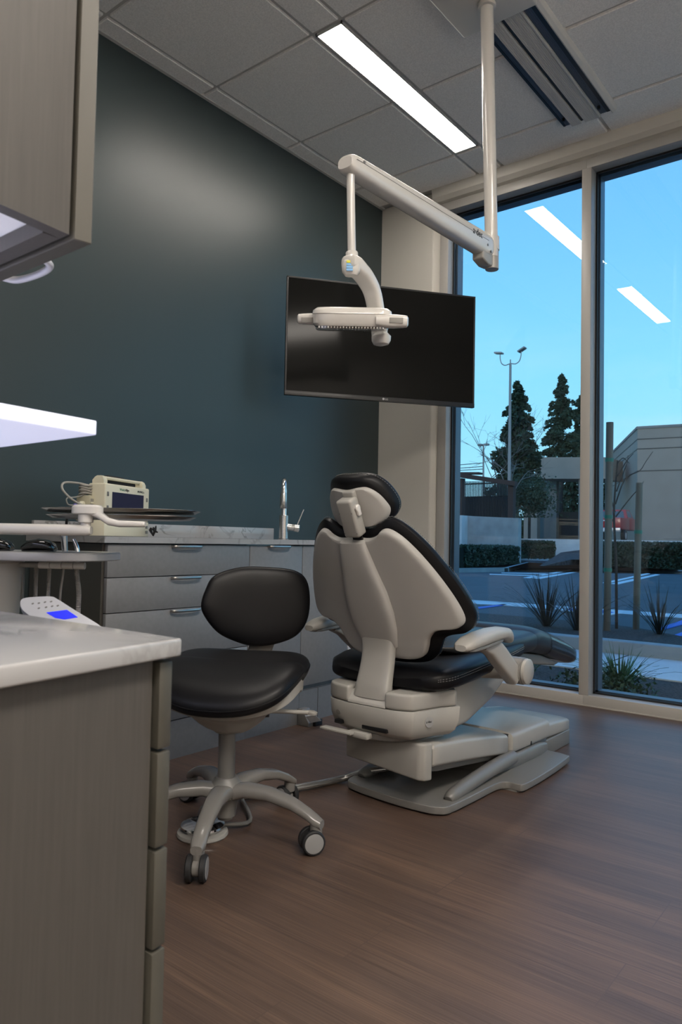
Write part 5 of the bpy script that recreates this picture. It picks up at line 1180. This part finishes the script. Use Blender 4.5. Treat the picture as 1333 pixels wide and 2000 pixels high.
# stakes with a young tree between them
for (x0, y0, x1, y1, Y, lbl, w) in ((1192, 825, 1186, 1249, 7.50, 'tall round wooden tree stake right of the window mullion', .036), (1249.5, 943, 1243, 1243, 7.85, 'shorter round wooden tree stake, second from the mullion', .034)):
    a = at(x1, y1, 'y', Y); b = at(x0, y0, 'y', Y); a.z = KZ-.06
    t = thing('tree_stake', lbl, 'stake', a, 'wooden tree stakes')
    obj('pole', tube([a, (a+b)/2, b], w, 16), LOGP, t)
    for py in (((0.18, 0.45, .70) if w > .035 else (.33,))):
        p = b+(a-b)*py; obj('tie', cyl(p-(b-a).normalized()*.018, p+(b-a).normalized()*.018, w+.005, n=16), TIE, t)
bs_ = at(1205, 1235, 'y', 7.75); bs_.z = KZ-.04
yt = thing('young_tree', 'thin leafless young tree tied between the wooden stakes', 'tree', bs_)
bm = BM(); tp_ = at(1207, 900, 'y', 7.75)
add(bm, tube([bs_, at(1204, 1100, 'y', 7.75), at(1200, 1000, 'y', 7.75), tp_], [.016, .014, .011, .007], 7))
for pl__ in (((1203, 985), (1222, 935), (1250, 920), (1262, 902), (1276, 882)), ((1207, 930), (1222, 905), (1231, 893), (1238, 886)), ((1205, 960), (1218, 925), (1226, 903), (1227, 890)), ((1202, 1000), (1192, 960), (1188, 900), (1187, 855)), ((1200, 1020), (1175, 985), (1165, 960)), ((1207, 905), (1216, 895), (1222, 897), (1230, 905)), ((1203, 1010), (1230, 975), (1252, 950), (1258, 940))):
    add(bm, tube([at(x, y, 'y', 7.75+.05*i) for i, (x, y) in enumerate(pl__)], [.008, .006, .004, .003], 5, sub=3))
obj('branches', bm, BARK, yt)
# strappy plants
def clump(name, px, py, Y, z_, n, L_, w, m, lbl, grp, up=1.0):
    o_ = at(px, py, 'y', Y); o_.z = z_; bm = BM()
    for i in range(n):
        az = rnd()*2*PI; lean = random.uniform(.12, 1.0); d_ = Vector((math.cos(az), math.sin(az), 0)); s_ = d_.cross(Vector((0, 0, 1))); l = L_*random.uniform(.6, 1.1); pv_ = None
        b0_ = o_+d_*random.uniform(0, .05)
        for k in range(6):
            f = k/5; p = b0_+d_*(l*lean*1.05*f)+Vector((0, 0, l*up*(f-.55*lean*f*f))); ww = w*(1-f)**.6*(.6+.8*f if f < .4 else 1)
            pr_ = (bm.verts.new(p-s_*ww), bm.verts.new(p+s_*ww+Vector((0, 0, .002))))
            if pv_: bm.faces.new((pv_[0], pv_[1], pr_[1], pr_[0]))
            pv_ = pr_
    return tag(obj(name, bm, m, flat=True), lbl, 'plant', grp)
clump('flax_plant', 1068, 1225, 7.4, KZ-.03, 80, .66, .009, LEAFP, 'dark strappy plant in the planter behind the foot of the dental chair', 'dark strappy plants in the planter')
clump('flax_plant', 1128, 1238, 7.3, KZ-.03, 56, .60, .009, LEAFP, 'dark strappy plant in the planter partly behind the mullion', 'dark strappy plants in the planter')
clump('flax_plant', 1288, 1246, 7.6, KZ-.03, 50, .56, .008, LEAFP, 'dark strappy plant in the planter right of the shorter stake', 'dark strappy plants in the planter')
clump('lily_clump', 1212, 1345, 4.95, GZ, 120, .34, .006, LEAFG, 'large bright green grassy clump in the bed just outside the right pane', 'green clumps in the bed by the window')
clump('lily_clump', 1036, 1312, 5.2, GZ, 40, .24, .006, LEAFG, 'smaller green grassy clump outside, behind the armrest hub', 'green clumps in the bed by the window')
gb = at(1205, 1352, 'y', 4.9); sb2 = thing('ground_cover_shrub', 'low dark leafy ground cover around the large green clump', 'shrub', (gb.x, 4.9, GZ))
leafy('foliage', lambda i: (Vector((gb.x-.06+max(-.3, min(.3, random.gauss(0, .13))), 4.78+max(-.25, min(.3, random.gauss(0, .13))), GZ+min(.16, abs(random.gauss(.04, .05))))), None), 1500, .018, LEAFD2, None, None, sb2)
obj('stem', cyl((gb.x, 4.9, GZ), (gb.x, 4.9, GZ+.08), .02), BARK, sb2)

# ================================================================= WORLD, CAMERA, SETTINGS
w = bpy.data.worlds.new('World'); bpy.context.scene.world = w; w.use_nodes = True
N = w.node_tree.nodes; Lk = w.node_tree.links; N.clear()
out = N.new('ShaderNodeOutputWorld'); bg = N.new('ShaderNodeBackground'); tcw = N.new('ShaderNodeTexCoord'); sep = N.new('ShaderNodeSeparateXYZ'); cr = N.new('ShaderNodeValToRGB')
Lk.new(tcw.outputs['Generated'], sep.inputs[0]); Lk.new(sep.outputs['Z'], cr.inputs[0])
e = cr.color_ramp.elements; e[0].position = 0; e[0].color = (.40, .78, .95, 1); e[1].position = 1; e[1].color = (.06, .24, .70, 1)
for p, c_ in ((.08, (.36, .76, .98)), (.22, (.27, .70, 1.0)), (.36, (.20, .58, 1.0)), (.50, (.16, .48, .98))): k = e.new(p); k.color = (*c_, 1)
mp = N.new('ShaderNodeMapping'); mp.inputs['Scale'].default_value = (1.2, 1.2, 5.5); Lk.new(tcw.outputs['Generated'], mp.inputs[0])
nz_ = N.new('ShaderNodeTexNoise'); nz_.inputs['Scale'].default_value = 1.9; nz_.inputs['Detail'].default_value = 5; nz_.inputs['Distortion'].default_value = .6; Lk.new(mp.outputs[0], nz_.inputs['Vector'])
mr = N.new('ShaderNodeMapRange'); mr.inputs['From Min'].default_value = .52; mr.inputs['From Max'].default_value = .75; mr.inputs['To Max'].default_value = .45; Lk.new(nz_.outputs['Fac'], mr.inputs['Value'])
mr2 = N.new('ShaderNodeMapRange'); mr2.inputs['From Min'].default_value = .02; mr2.inputs['From Max'].default_value = .34; mr2.inputs['To Min'].default_value = 1; mr2.inputs['To Max'].default_value = 0; Lk.new(sep.outputs['Z'], mr2.inputs['Value'])
mm = N.new('ShaderNodeMath'); mm.operation = 'MULTIPLY'; Lk.new(mr.outputs[0], mm.inputs[0]); Lk.new(mr2.outputs[0], mm.inputs[1])
mx = N.new('ShaderNodeMix'); mx.data_type = 'RGBA'; Lk.new(mm.outputs[0], mx.inputs[0]); Lk.new(cr.outputs[0], mx.inputs[6]); mx.inputs[7].default_value = (.72, .84, .95, 1)
Lk.new(mx.outputs[2], bg.inputs[0]); bg.inputs[1].default_value = 1.02; Lk.new(bg.outputs[0], out.inputs[0])

sun = bpy.data.lights.new('evening_sun', 'SUN'); sun.energy = .60; sun.color = (1, .80, .60); sun.angle = math.radians(14)
so_ = bpy.data.objects.new('evening_sun', sun); COL.objects.link(so_); so_.rotation_euler = Vector((.25, -1, .235)).to_track_quat('Z', 'Y').to_euler(); so_.location = (5, -20, 12)
cam = bpy.data.cameras.new('Camera'); co = bpy.data.objects.new('Camera', cam); COL.objects.link(co)
cam.sensor_fit = 'VERTICAL'; cam.sensor_height = 36; cam.lens = F/2000*36; cam.clip_start = .02; cam.clip_end = 300
co.matrix_world = Matrix(((CR.x, CU.x, -FW.x, CAM.x), (CR.y, CU.y, -FW.y, CAM.y), (CR.z, CU.z, -FW.z, CAM.z), (0, 0, 0, 1)))
cam.dof.use_dof = True; cam.dof.focus_distance = 2.7; cam.dof.aperture_fstop = 11
S = bpy.context.scene; S.camera = co
S.view_settings.view_transform = 'Standard'; S.view_settings.look = 'None'; S.view_settings.gamma = 1; S.view_settings.use_curve_mapping = False
S.view_settings.exposure = 0.35
S.cycles.max_bounces = 8; S.cycles.diffuse_bounces = 5; S.cycles.glossy_bounces = 4; S.cycles.transparent_max_bounces = 12
S.cycles.caustics_reflective = False; S.cycles.caustics_refractive = False; S.cycles.sample_clamp_indirect = 6
